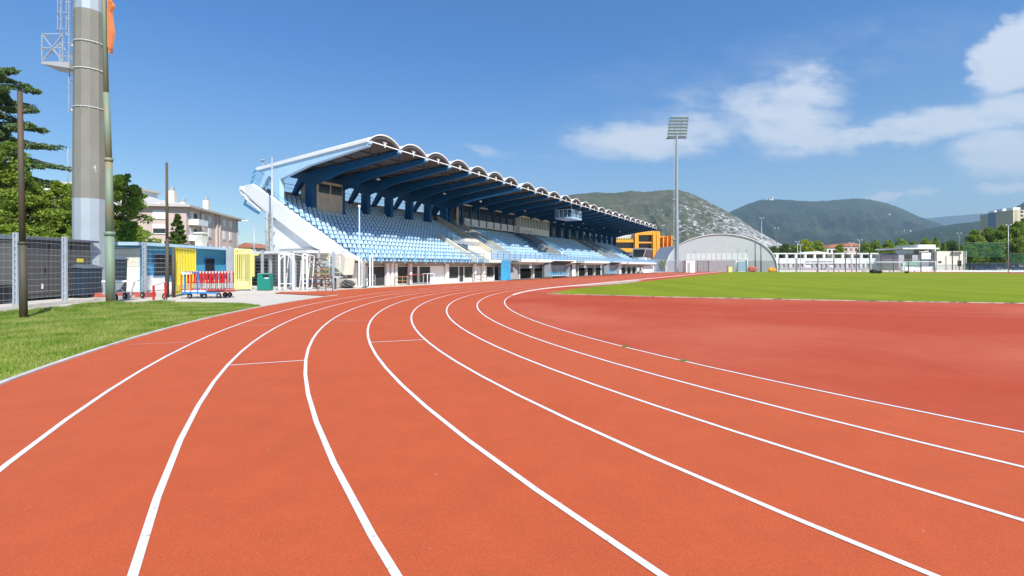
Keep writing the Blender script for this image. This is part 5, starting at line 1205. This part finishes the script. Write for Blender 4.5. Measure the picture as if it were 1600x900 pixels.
# ------------------------------------------------------------------ orange building
t = empty('orange_building', at(1010, 190), 0, 'orange framed building with dark galleries behind the far end of the stand', 'building')
def ox(px, Y=190): return P(px, Y).x - P(1010, 190).x
z_ = lambda py, Y=190: HH(py, Y)
MB().box(ox(962), ox(1032), 2, 30, -.03, z_(366.5)).build('wall', M['hangar_side'], t)
for (a, b, c, d, yo) in ((958, 993, 373, 378.5, 0), (958, 993, 388, 393.5, 0), (992, 1030, 361.5, 367, -.6), (997, 1021, 378, 380, -.3), (1003, 1030, 391, 394, -.2), (1003, 1024, 403, 405.5, 0), (1028, 1050, 368, 371.5, 3), (1026, 1052, 376.5, 380, 2.5), (1026, 1050, 385.5, 389, 2), (1024, 1047, 395, 398.5, 1.5), (1022, 1044, 405, 408, 1)):
    MB().box(ox(a), ox(b), yo, yo + 2.5, z_(d), z_(c)).build('gallery_front', M['orange_facade'], t)
for (a, b, c, d) in ((991.5, 997, 363, 393), (1019.5, 1024, 363.5, 424), (1025, 1030.5, 363, 424), (1035, 1036.6, 370, 424), (1041.5, 1043, 369, 416), (1048, 1049.5, 368, 404)):
    MB().box(ox(a), ox(b), -.8, .6 if a < 1031 else 4, z_(d), z_(c)).build('pillar', M['orange_facade'], t)
for k in range(9): MB().box(ox(960 + k * 3.6), ox(961.8 + k * 3.6), -.1, -.003, z_(374.5), z_(371.5)).build('planter', M['leaf_mid'], t)
for (a, b, c, d) in ((998, 1019, 367.5, 377), (998, 1019, 381, 390), (958, 991, 379, 387.5), (1031, 1036, 372, 376), (1032, 1040, 381, 385), (1030, 1045, 390, 394)): MB().box(ox(a), ox(b), 1.88, 1.95, z_(d), z_(c)).build('window', M['window_dark'], t)
# ------------------------------------------------------------------ long white building and neighbours beyond the far bend
Y = 168; t = empty('white_pavilion', at(1290, Y), 0, 'long white open fronted building behind the far side of the pitch', 'building')
def wx(px): return P(px, Y).x - P(1290, Y).x
MB().box(wx(1207), wx(1404), 0, 10, -.03, HH(403.5, Y)).build('wall', M['pavilion_white'], t)
MB().box(wx(1209), wx(1372), -.1, 9, HH(397, Y), HH(395.3, Y)).build('roof', M['pavilion_white'], t)
for k in range(12):
    px = 1215 + k * 14.6; MB().box(wx(px) - .35, wx(px) + .35, 0, .6, HH(403.5, Y), HH(396.9, Y)).build('column', M['pavilion_white'], t)
MB().box(wx(1216), wx(1372), 5, 5.1, HH(403, Y), HH(398, Y)).build('back_glazing', glass_mat('pav_glass', (.06, .10, .08), .6), t)
MB().box(wx(1373), wx(1402), -.2, 9.5, HH(404, Y) - .2, HH(396, Y)).build('office', M['pavilion_white'], t)
for k in range(7): MB().box(wx(1375.5 + k * 3.6), wx(1377 + k * 3.6), -.25, -.21, HH(400, Y), HH(398, Y)).build('window', M['window_dark'], t)
gb_ = MB().prism([(wx(1262), HH(395.3, Y)), (wx(1296), HH(395.3, Y)), (wx(1279), HH(392.5, Y))], 0, 8, 'y').build('gable', M['pavilion_white'], t)
rr = random.Random(3); lt = MB(); px = 1258.0
while px < 1302:                                     # row of dark capital letters, too small to read in the photograph
    w_ = rr.choice((.9, 1.3, 1.6)); lt.box(wx(px), wx(px + w_), -.06, -.01, HH(409.8, Y), HH(408.4, Y)); px += w_ + (.5 if rr.random() < .85 else 1.6)
lt.build('lettering', M['cabinet_metal'], t)
for k in range(26):
    if k not in (7, 12): MB().box(wx(1212 + k * 7.3) - .4, wx(1212 + k * 7.3) + .4, -.5, -.1, HH(418, Y) , HH(412.5, Y)).build('stall', M['grey_wall' if k % 3 else 'hangar_sheet'], t)
MB().box(wx(1210), wx(1400), -.4, -.02, HH(412.2, Y), HH(411.2, Y)).build('ledge', M['hangar_sheet'], t)
for px in (1253, 1276, 1330): f = MB().box(wx(px) - .3, wx(px) + .45, -.08, -.02, HH(415, Y), HH(411, Y)).build('door', M['window_dark'], t)
MB().box(wx(1207), wx(1404), -.6, -.02, 0, HH(418, Y)).build('plinth', M['grey_wall'], t)
Y = 160; t = empty('glazed_pavilion', at(1430, Y), 0, 'white and glass pavilion with flat projecting roof behind the far goal', 'building')
def vx(px, YY=160): return P(px, YY).x - P(1430, 160).x
MB().box(vx(1404), vx(1458), 0, 10, -.03, HH(398, Y)).build('wall', M['grey_wall'], t); MB().box(vx(1405), vx(1461), -1.6, 10.5, HH(389.5, Y), HH(387.4, Y)).build('roof', M['pavilion_white'], t)
MB().box(vx(1409), vx(1427), -.2, 0, HH(396, Y), HH(389.5, Y)).build('glazing', glass_mat('g1', (.25, .42, .45), 1), t)
MB().prism([(vx(1427), HH(394, Y)), (vx(1455), HH(391, Y)), (vx(1455), HH(389.5, Y)), (vx(1427), HH(389.5, Y))], -.3, -.1, 'y').build('dark_band', M['window_dark'], t)
MB().box(vx(1436), vx(1452), -.6, -.05, HH(405, Y), HH(394, Y)).build('white_panel', M['pavilion_white'], t); MB().box(vx(1453), vx(1459), -.4, .4, 0, HH(389, Y)).build('wall_end', M['grey_wall'], t)
MB().box(vx(1413), vx(1425), -.1, -.02, HH(409, Y), HH(398, Y)).build('dark_opening', M['window_dark'], t); MB().box(vx(1410), vx(1430), -.8, -.3, HH(415, Y), HH(409, Y)).build('canopy', glass_mat('g2', (.2, .4, .28), 1), t)
MB().box(vx(1430), vx(1454), -.2, -.03, HH(416, Y), HH(407, Y)).build('glazing', glass_mat('g3', (.2, .25, .26), 1), t); MB().box(vx(1404), vx(1460), -1.2, -.85, 0, HH(416.5, Y)).build('plinth', M['pavilion_white'], t)
Y = 158; t = empty('cream_workshop', at(1482, Y), 0, 'cream rendered workshop with dark script lettering high on its wall', 'building')
def cx_(px): return P(px, Y).x - P(1482, Y).x
MB().box(cx_(1464), cx_(1507), 0, 10, -.03, HH(392.5, Y)).build('wall', M['cream_wall'], t); MB().box(cx_(1475), cx_(1504), 10, 20, 0, HH(380, Y)).build('wall', M['cream_wall'], t); MB().box(cx_(1467), cx_(1472.5), 8, 9, 0, HH(381, Y)).build('chimney', M['roof_white'], t)
for (a, b, c, d) in ((1466, 1471, 408, 411), (1496, 1502, 407, 416)): MB().box(cx_(a), cx_(b), -.05, -.003, HH(d, Y), HH(c, Y)).build('window', M['window_dark'], t)
sc = MB(); pr_ = None
for k in range(60):                                  # illegible script, two lines
    f = k / 59
    for (yy0, xa, xb) in ((395, 1485, 1502), (398.3, 1484, 1500)):
        p = (cx_(xa + (xb - xa) * f), -.05, HH(yy0, Y) + .28 * math.sin(k * 1.5 + yy0)); sc.box(p[0] - .08, p[0] + .08, -.06, -.02, p[2] - .07, p[2] + .07)
sc.build('lettering', M['cabinet_metal'], t)
for px in (1482, 1503): MB().box(cx_(px) - .1, cx_(px) + .1, -1.5, -1.3, 0, HH(392.5, Y)).build('frame_post', M['cabinet_metal' if px < 1490 else 'white_steel'], t)
# posts of the ball fence and low wall round the far bend
pw_ = []
for i, px in enumerate((1217, 1244, 1278, 1303, 1321, 1338, 1359, 1377, 1396, 1419.5, 1439, 1459.5)):
    Yp = 141; h = HH(395 if px > 1290 else 403, Yp)
    if i == 0:
        f0 = empty('ball_fence', at(px, Yp), 0, 'tall dark posted ball fence with thin wires beyond the far bend', 'fence'); pxb = P(px, Yp).x
    MB().box(P(px, Yp).x - pxb - .09, P(px, Yp).x - pxb + .09, -.09, .09, 0, h).build('post', M['cabinet_metal'], f0)
Lf = P(1459.5, 141).x - pxb; mb = MB()
for z in (1.2, 2.4, 3.6): mb.bar((0, 0, z), (Lf, 0, z), .035)
mb.build('wires', M['galvanised'], f0); MB().box(0, Lf, -.01, .01, .1, 3.9).build('net', M['net_grey'], f0)
o = MB().box(P(1205, 145).x, P(1740, 145).x, 145, 145.4, -.03, HH(422.3, 145)).build('perimeter_wall', M['kerb_white'], None, (P(1400, 145).x, 145, 0)); o.location = (P(1400, 145).x, 145, 0); tag(o, 'low pale perimeter wall running round the far end of the track', 'wall')
sheet('far_ground', [(P(1050, 128).x, 133, -.02), (P(1100, 128).x, 127, -.02), (P(1205, 150).x, 149, -.02), (P(1900, 150).x, 149, -.02), (P(1900, 150).x, 230, -.02), (P(1000, 150).x, 230, -.02), (P(1020, 131).x, 133, -.02)], M['far_dirt'])
# goals
def goal(px0, px1, Y, pyt, label, rz=0, net=True):
    xa, xb = P(px0, Y).x, P(px1, Y).x; w = xb - xa; h = HH(pyt, Y); t = empty('football_goal', (xa, Y, 0), 0, label, 'goal')
    for x in (0, w): MB().tube((x, 0, 0), (x, 0, h), .09).build('post', M['white_steel'], t); MB().bar((x, 0, h), (x + .3, 1.9, 0), .06).build('stay', M['white_steel'], t)
    MB().tube((0, 0, h), (w, 0, h), .09).build('crossbar', M['white_steel'], t)
    if net: MB().add([(0, 0, h), (w, 0, h), (w + .3, 1.9, 0), (.3, 1.9, 0)], [(0, 1, 2, 3)]).build('net', M['net_white'], t)
    return t
goal(1352, 1411, 116, 409.5, 'white football goal on the far side of the pitch'); goal(1413.5, 1462, 131, 409.0, 'second white goal frame right of the farther pitch goal', net=False)
goal(1150, 1168, 138, 405, 'small white goal frame before the hall door', net=False)
tarp_heap(1364, 114, 1.3, .95, 'black_plastic', 'black covered lump left beside the far football goal', 12); tarp_heap(1373, 114.3, 1.6, .72, 'black_plastic', 'lower black covered lump right of the taller black one by the far goal', 13); tarp_heap(1417, 118, .8, .5, 'leaf_dark', 'small dark green heap at the right post of the far goal', 14)
# people near the far goal
def person_far(px, Y, shirt, label):
    person(0, 0, 0, shirt, label); o = [x for x in bpy.data.objects if x.get('label') == label][0]; o.location = at(px, Y); o.rotation_euler.z = random.uniform(0, 6)
# tall thin lamps round the far side
def sports_lamp(px, Y, pyt, label, m='galvanised', heads=2):
    c = at(px, Y); h = HH(pyt, Y); t = empty('sports_lamp', c, 0, label, 'lamp post'); MB().tube((0, 0, 0), (0, 0, h), .09, .06, 8).build('pole', M[m], t)
    MB().bar((-.7, 0, h), (.7, 0, h), .05).build('crossarm', M[m], t)
    for k in range(heads): x = -.6 + 1.2 * k / max(1, heads - 1); MB().prism([(-.15, 0), (.2, .05), (.2, .32), (-.1, .28)], x - .18, x + .18).build('lamp', M['far_mast'], t).location.z = h
for (px, Y, py, lab, m) in ((1190, 172, 341, 'tall lamp post with bright head rising behind the right side of the arched hall', 'galvanised'), (1213, 172, 357, 'dark headed lamp post just right of the arched hall', 'cabinet_metal'), (1246, 165, 378, 'lamp post before the yellow green tree', 'galvanised'),
    (1250.5, 158, 382, 'second lamp post before the yellow green tree, slightly right of the taller one', 'galvanised'), (1330, 160, 380, 'lamp post left of the tallest one over the white pavilion', 'galvanised'), (1343, 160, 375.5, 'tallest lamp post over the white pavilion', 'galvanised'), (1498.5, 150, 365, 'lamp post in front of the cream workshop', 'green_pole_paint'), (1575.5, 120, 352, 'green lamp post in front of the large trees at far right', 'galvanised')):
    sports_lamp(px, Y, py, lab, m)
# green nets at right
def netting(px0, px1, Y, pyt, pyb, label, m='net_green'):
    xa, xb = P(px0, Y).x, P(px1, Y).x; t = empty('net_screen', (xa, Y, 0), 0, label, 'netting'); MB().box(0, xb - xa, -.02, .02, HH(pyb, Y), HH(pyt, Y)).build('net', M[m], t)
    nn = max(2, int((xb - xa) / 6))
    for k in range(nn + 1): x = (xb - xa) * k / nn; MB().tube((x, .1, 0), (x, .1, HH(pyt, Y)), .08, n=6).build('post', M['cabinet_metal'], t)
    MB().bar((0, 0, HH(pyt, Y)), (xb - xa, 0, HH(pyt, Y)), .06).build('top_cable', M['green_pole_paint'], t)
netting(1506, 1570, 152, 379, 402, 'tall green net screen in front of the large trees'); netting(1578, 1660, 148, 396, 412, 'lower green net screen at the far right edge')
netting(1510, 1660, 155, 411, 421, 'long dark blue grey net screen along the parked cars', 'net_dark')
# cars
def car(px, Y, m, label, rz):
    t = empty('parked_car', at(px, Y), rz, label, 'car')
    prof = [(-2.1, .35), (2.1, .35), (2.15, .75), (1.4, .92), (.75, 1.42), (-1.0, 1.45), (-1.75, .98), (-2.12, .85)]
    MB().prism(prof, -.85, .85, 'y').build('body', M[m], t, None, .08)
    MB().prism([(-1.5, .98), (1.2, .95), (.7, 1.36), (-.95, 1.38)], -.87, .87, 'y').build('window', M['window_dark'], t)
    for x in (-1.3, 1.3):
        for y in (-.82, .82): w = MB().tube((x, y - .1, .33), (x, y + .1, .33), .33, .33, 14).build('wheel', M['rubber'], t); MB().tube((x, y - .11, .33), (x, y + .11, .33), .18, .18, 10).build('rim', M['silver_tube'], w)
    for y in (-.6, .6): MB().box(2.1, 2.17, y - .15, y + .15, .6, .75).build('headlight', M['cloth_white'], t)
for (px, m, lab, rz) in ((1538, 'car_blue', 'dark blue car parked behind the net screen, leftmost of the cars', .1), (1566, 'car_silver', 'pale silver car parked behind the net screen near the green lamp post', -.1), (1590, 'car_blue', 'blue car parked at the far right edge behind the net screen', .05), (1612, 'car_silver', 'silver car just past the right edge beyond the last blue car', 0)):
    if px < 1605: car(px, 160, m, lab, rz)
# ------------------------------------------------------------------ distant trees
protos = []
for k in range(4):
    h, w = 10, (3.8, 4.6, 4.2, 5.2)[k]
    p = tree('broadleaf_tree', (0, 0, 0), h, w, 'x', ('leaf_fresh', 'leaf_mid', 'leaf_bright', 'leaf_dark')[k], 40 + k, .30, 26, 170, .35); protos.append(p)
used = set()
def ftree(px, Y, pyt, wide, kind, label):
    h = HH(pyt, Y) * 1.1; s = h / 10; wide *= 1.15; p = protos[kind]
    if kind not in used: o = p; used.add(kind)
    else: o = copy_tree(p)
    o.location = at(px, Y); wx_ = (wide / FPX * Y) / (2 * (3.8, 4.6, 4.2, 5.2)[kind]); o.scale = (wx_, wx_, s); o.rotation_euler.z = random.uniform(0, 6.28); o['label'] = label; o['category'] = 'tree'; o['group'] = 'trees beyond the far side of the ground'
FT = [(1208, 205, 386, 22, 3, 'dark tree touching the right shoulder of the arched hall'), (1226, 205, 383, 26, 3, 'dark round tree second from the arched hall'), (1258, 200, 376.5, 28, 2, 'bright yellow green tree above the white pavilion'),
  (1278, 202, 378, 26, 0, 'green tree just right of the bright yellow green tree'), (1240, 206, 385, 18, 1, 'small dark tree left of the bright yellow green tree'), (1312, 200, 384, 22, 0, 'green tree left of the red roofed far house'), (1352, 205, 381, 24, 1, 'green tree left of middle above the white pavilion'),
  (1368, 206, 378, 24, 1, 'dense green tree above the pavilion office'), (1389, 206, 377, 26, 0, 'light green tree above the right end of the white pavilion'), (1408, 206, 375, 28, 0, 'light green tree left of the glazed pavilion roof'), (1425, 206, 380, 20, 1, 'mid green tree behind the glazed pavilion'),
  (1447, 204, 374, 28, 0, 'pale green tree right behind the glazed pavilion'), (1462, 204, 373, 14, 0, 'narrow pale tree left of the cream workshop'), (1474, 206, 381, 12, 1, 'small tree between chimney and cream workshop'),
  (1522, 172, 362, 34, 0, 'large green tree behind the tall green net, leftmost of the big group'), (1545, 176, 360, 36, 1, 'large dense tree in the middle behind the tall green net'), (1566, 170, 355, 34, 0, 'large green tree beside the green lamp post'), (1588, 168, 350, 38, 0, 'large sunlit tree at the right edge below the tower blocks'), (1604, 172, 346, 30, 1, 'tall tree cut by the right edge of the view'),
  (1515, 165, 385, 30, 1, 'lower dark tree behind the net beside the workshop'), (1538, 164, 380, 32, 1, 'lower dark tree behind the middle of the tall net'), (1560, 162, 378, 30, 1, 'lower tree behind the right part of the tall net'), (1590, 160, 376, 34, 1, 'lower tree under the large sunlit tree at the right edge'),
  (1044, 160, 404, 16, 0, 'small light tree between the stand end and the hall'), (1034, 150, 407, 12, 0, 'small bush tree just right of the end of the stand'), (1488, 230, 378, 30, 3, 'dark tree behind the cream workshop')]
for a in FT: ftree(*a)
hedge = MB()
# far houses
for (px, Y, w, pyt, lab, m) in ((1303, 235, 22, 387, 'low cream house with red roof behind the white pavilion, left one', 'cream_wall'), (1330, 240, 26, 384.5, 'pinkish house with red roof behind the white pavilion, right one', 'pink_render'), (1205, 300, 14, 392, 'small pale house beyond the dark trees by the hall', 'cream_wall')):
    t = empty('far_house', at(px, Y), 0, lab, 'house'); ww = w / FPX * Y / 2; h = HH(pyt, Y); MB().box(-ww, ww, 0, 9, -.05, h).build('wall', M[m], t); MB().prism([(-ww - .4, h), (ww + .4, h), (ww - 2, h + 1.5), (-ww + 2, h + 1.5)], -.5, 9.5, 'y').build('roof', M['red_tile'], t)
    for k in range(3): MB().box(-ww * .6 + k * ww * .6 - .5, -ww * .6 + k * ww * .6 + .5, -.05, -.003, h - 2.4, h - 1).build('window', M['window_dark'], t)
# tower blocks at right
def tower(px0, px1, Y, pyt, m, label, floors=9, stripe=None):
    xa, xb = P(px0, Y).x, P(px1, Y).x; w = xb - xa; h = HH(pyt, Y); t = empty('tower_block', (xa, Y, 0), 0, label, 'building'); MB().box(0, w, 0, 14, -.05, h).build('wall', M[m], t); MB().box(w * .2, w * .6, 3, 8, h, h + 2.4).build('roof_house', M['white_wall'], t)
    if stripe: MB().box(w * stripe, w * stripe + w * .22, -.3, -.003, 0, h + .4).build('stair_tower', M['tower_cream'], t)
    nf = int(h / 3.1)
    for k in range(nf):
        for j in range(3):
            x = w * (.08 + .31 * j); z = k * 3.1 + 1.2
            if z > h - 2 or z < h * .4 or (stripe and w * stripe - 1.8 < x < w * stripe + w * .24): continue
            MB().box(x, x + w * .15, -.08, -.002, z, z + 1.5).build('window', M['window_dark'], t)
tower(1556, 1573, 420, 333, 'tower_cream', 'beige tower block at far right, leftmost of the hillside blocks')
tower(1570, 1583, 400, 330, 'tower_blue', 'grey blue tower block between the two beige ones at far right', stripe=None)
tower(1583, 1612, 390, 328, 'tower_cream', 'beige and orange tower block cut by the right edge', stripe=.15)

# ------------------------------------------------------------------ hills
from mathutils import noise as mn
GUL = .07
def hill(name, prof, D, front, m, rough, seed, nx=260, ny=60, base=0.0, dback=.35, ridge=.06, pxstep=None):
    xs = np.array([p[0] for p in prof], float); ys = np.array([p[1] for p in prof], float); Vv = []; px = np.linspace(xs[0], xs[-1], nx); py = np.interp(px, xs, ys)
    ker = np.ones(5) / 5; py = np.convolve(np.pad(py, 2, 'edge'), ker, 'valid')
    tt = np.concatenate([np.linspace(0, 1, ny), 1 + np.linspace(0, 1, 9)[1:]])
    for t_ in tt:
        d = D * (front + (1 - front) * t_) if t_ <= 1 else D * (1 + dback * (t_ - 1))
        hf = (t_ ** .85 * (1 - .12 * math.sin(math.pi * t_))) if t_ <= 1 else (2 - t_)
        for i in range(nx):
            H_ = max((HY - py[i]) / FPX * D + EYE, 0); x = (px[i] - 800) / FPX * D; X = x * (d / D) ** .9
            q = Vector((X / D * 9, d / D * 9, seed)); nz = mn.fractal(q * 1.6, .85, 2.1, 7) * rough * D * ridge * .6
            edge = 1 - abs(t_ - 1) ** .5 * 0 if t_ <= 1 else 1
            damp = math.sin(math.pi * min(t_, 1)) if t_ <= 1 else 0
            gul = -abs(mn.noise(Vector((px[i] * .055 + t_ * 1.2, t_ * 1.5, seed)))) * H_ * GUL * damp
            small = mn.fractal(Vector((X / D * 120, d / D * 60, seed)), .7, 2.2, 4) * D * .0009 * (1 if .02 < t_ < 1.5 else 0)
            Vv.append((X, d, max(H_ * hf + nz * damp + gul, 0) + small + base))
    nr = len(tt); idx = np.arange(nr * nx).reshape(nr, nx); F = np.stack([idx[:-1, :-1], idx[:-1, 1:], idx[1:, 1:], idx[1:, :-1]], -1).reshape(-1, 4)
    return tag(npmesh(name, Vv, F, m, smooth=True), kind='structure')
def hill_mat(name, green, green2, rock, amount, sc, rockdir=None):
    m, nt, b = new_mat(name); N = nt.nodes.new; L = nt.links.new; tcn = N('ShaderNodeTexCoord')
    def noise(s_, det=8, ro=.65):
        n = N('ShaderNodeTexNoise'); n.inputs['Scale'].default_value = s_; n.inputs['Detail'].default_value = det; n.inputs['Roughness'].default_value = ro; L(tcn.outputs['Object'], n.inputs['Vector']); return n.outputs['Fac']
    def rng(src, a, b_, c, d):
        r = N('ShaderNodeMapRange'); L(src, r.inputs[0]); r.inputs[1].default_value = a; r.inputs[2].default_value = b_; r.inputs[3].default_value = c; r.inputs[4].default_value = d; return r.outputs[0]
    g = N('ShaderNodeMixRGB'); L(rng(noise(sc * .25), .4, .62, 0, 1), g.inputs[0]); g.inputs[1].default_value = (*green, 1); g.inputs[2].default_value = (*green2, 1)
    vm = N('ShaderNodeMath'); vm.operation = 'MULTIPLY_ADD'; L(noise(sc, 10, .72), vm.inputs[0]); vm.inputs[1].default_value = .62; vq = N('ShaderNodeMath'); vq.operation = 'MULTIPLY'; L(noise(sc * 3.6, 8, .7), vq.inputs[0]); vq.inputs[1].default_value = .38; L(vq.outputs[0], vm.inputs[2])
    vo = vm.outputs[0]; src = vo
    if rockdir:
        sx = N('ShaderNodeSeparateXYZ'); L(tcn.outputs['Object'], sx.inputs[0]); a_, b_, gain, za, zb, zg = rockdir
        mx_ = N('ShaderNodeMath'); mx_.operation = 'ADD'; L(rng(sx.outputs[0], a_, b_, -gain * .4, gain), mx_.inputs[0]); L(rng(sx.outputs[2], za, zb, zg, -zg * 1.6), mx_.inputs[1])
        m2 = N('ShaderNodeMath'); m2.operation = 'ADD'; L(vo, m2.inputs[0]); L(mx_.outputs[0], m2.inputs[1]); src = m2.outputs[0]
    k = N('ShaderNodeMixRGB'); L(rng(src, amount, amount + .07, 0, 1), k.inputs[0]); L(g.outputs[0], k.inputs[1]); k.inputs[2].default_value = (*rock, 1)
    fine = N('ShaderNodeVectorMath'); fine.operation = 'SCALE'; L(k.outputs[0], fine.inputs[0]); L(rng(noise(sc * 5, 4), .35, .65, .6, 1.35), fine.inputs['Scale'])
    L(fine.outputs[0], b.inputs['Base Color']); b.inputs['Roughness'].default_value = .95; b.inputs['Specular IOR Level'].default_value = .05; return m
D1 = 2600.0
m1 = hill_mat('hill_scrub', (.075, .085, .045), (.125, .12, .07), (.58, .55, .52), .535, .026, (P(960, D1).x, P(1110, D1).x, .055, 60, 420, .045))
hill('rocky_hill', [(700, 400), (780, 345), (830, 318), (880, 306), (905, 303), (930, 300.5), (960, 302), (985, 298), (1005, 300), (1040, 297), (1058, 296), (1080, 302), (1105, 314), (1130, 327), (1150, 338), (1170, 352), (1185, 362), (1200, 370), (1220, 381), (1245, 391), (1275, 400), (1300, 406)], D1, .55, m1, .25, 3.3, 420, 110)
m2 = hill_mat('forest_slope', (.022, .036, .024), (.055, .068, .04), (.26, .23, .18), .60, .008)
hill('forested_mountain', [(1060, 390), (1100, 352), (1125, 339), (1140, 331), (1165, 320), (1185, 313), (1198, 311), (1225, 312), (1250, 314), (1275, 314.5), (1300, 313), (1340, 310), (1360, 311.5), (1380, 316), (1400, 322), (1420, 331), (1435, 338), (1450, 343), (1470, 350), (1500, 362), (1560, 385), (1620, 400)], 5600, .5, m2, .35, 7.7, 360, 90)
m3 = hill_mat('far_forest', (.03, .05, .04), (.04, .06, .045), (.15, .15, .12), .75, .003)
hill('far_mountain', [(1300, 380), (1400, 352), (1430, 344), (1450, 341), (1475, 338.5), (1505, 336), (1530, 333.5), (1550, 333), (1575, 335), (1620, 338), (1720, 350)], 11500, .6, m3, .2, 1.7, 160, 40)
m4 = hill_mat('near_forest', (.022, .045, .02), (.045, .07, .028), (.20, .19, .14), .72, .012)
hill('wooded_ridge', [(1280, 405), (1330, 392), (1370, 380), (1400, 370), (1430, 362), (1460, 355), (1490, 350), (1520, 347), (1545, 345), (1560, 338), (1580, 328), (1600, 316), (1625, 305), (1680, 290), (1780, 280)], 3300, .5, m4, .3, 5.1, 300, 70)
# hilltop church and houses on the forested mountain
t = empty('hilltop_church', (P(1203, 5600).x, 5560, HH(312.5, 5600)), 0, 'tiny white church with houses on top of the forested mountain', 'church')
MB().box(-26, 22, 0, 18, -20, 13).build('nave', M['white_wall'], t); MB().prism([(-28, 13), (24, 13), (-2, 24)], -1, 19, 'y').build('roof', M['red_tile'], t); MB().box(-2, 8, -8, 2, -10, 34).build('tower', M['white_wall'], t)
MB().box(-70, -40, 10, 25, -30, 2).build('house_wall', M['cream_wall'], t); MB().box(-104, -82, 10, 25, -40, -4).build('house_wall', M['white_wall'], t)
for (px, py, s, lab) in ((1423, 359.5, 6, 'tiny bright white villa on the wooded slope'), (1413, 359, 4.5, 'small pale villa left of the bright one on the wooded slope'), (1390, 334, 12, 'pale scar of a hut high on the mountain slope')):
    Yh = 3000 if py > 350 else 5000; t = empty('hillside_house', (P(px, Yh).x, Yh, HH(py + 1.5, Yh)), 0, lab, 'house'); MB().box(-s / 2, s / 2, 0, s, -s * .6, s * .8).build('wall', M['white_wall'], t); MB().prism([(-s * .6, s * .8), (s * .6, s * .8), (0, s * 1.2)], -.5, s + .5, 'y').build('roof', M['red_tile'], t)

# ------------------------------------------------------------------ air
hz = MB().box(-4000, 13000, -200, 14200, -2, 1700).build('haze', M['dust']); hm = bpy.data.materials.new('haze'); hm.use_nodes = True; hn = hm.node_tree; hn.nodes.clear()
pv = hn.nodes.new('ShaderNodeVolumePrincipled'); pv.inputs['Color'].default_value = (.60, .84, 1.0, 1); pv.inputs['Density'].default_value = HAZE; pv.inputs['Anisotropy'].default_value = .1
out = hn.nodes.new('ShaderNodeOutputMaterial'); hn.links.new(pv.outputs[0], out.inputs['Volume']); hz.data.materials.clear(); hz.data.materials.append(hm); tag(hz, kind='stuff')
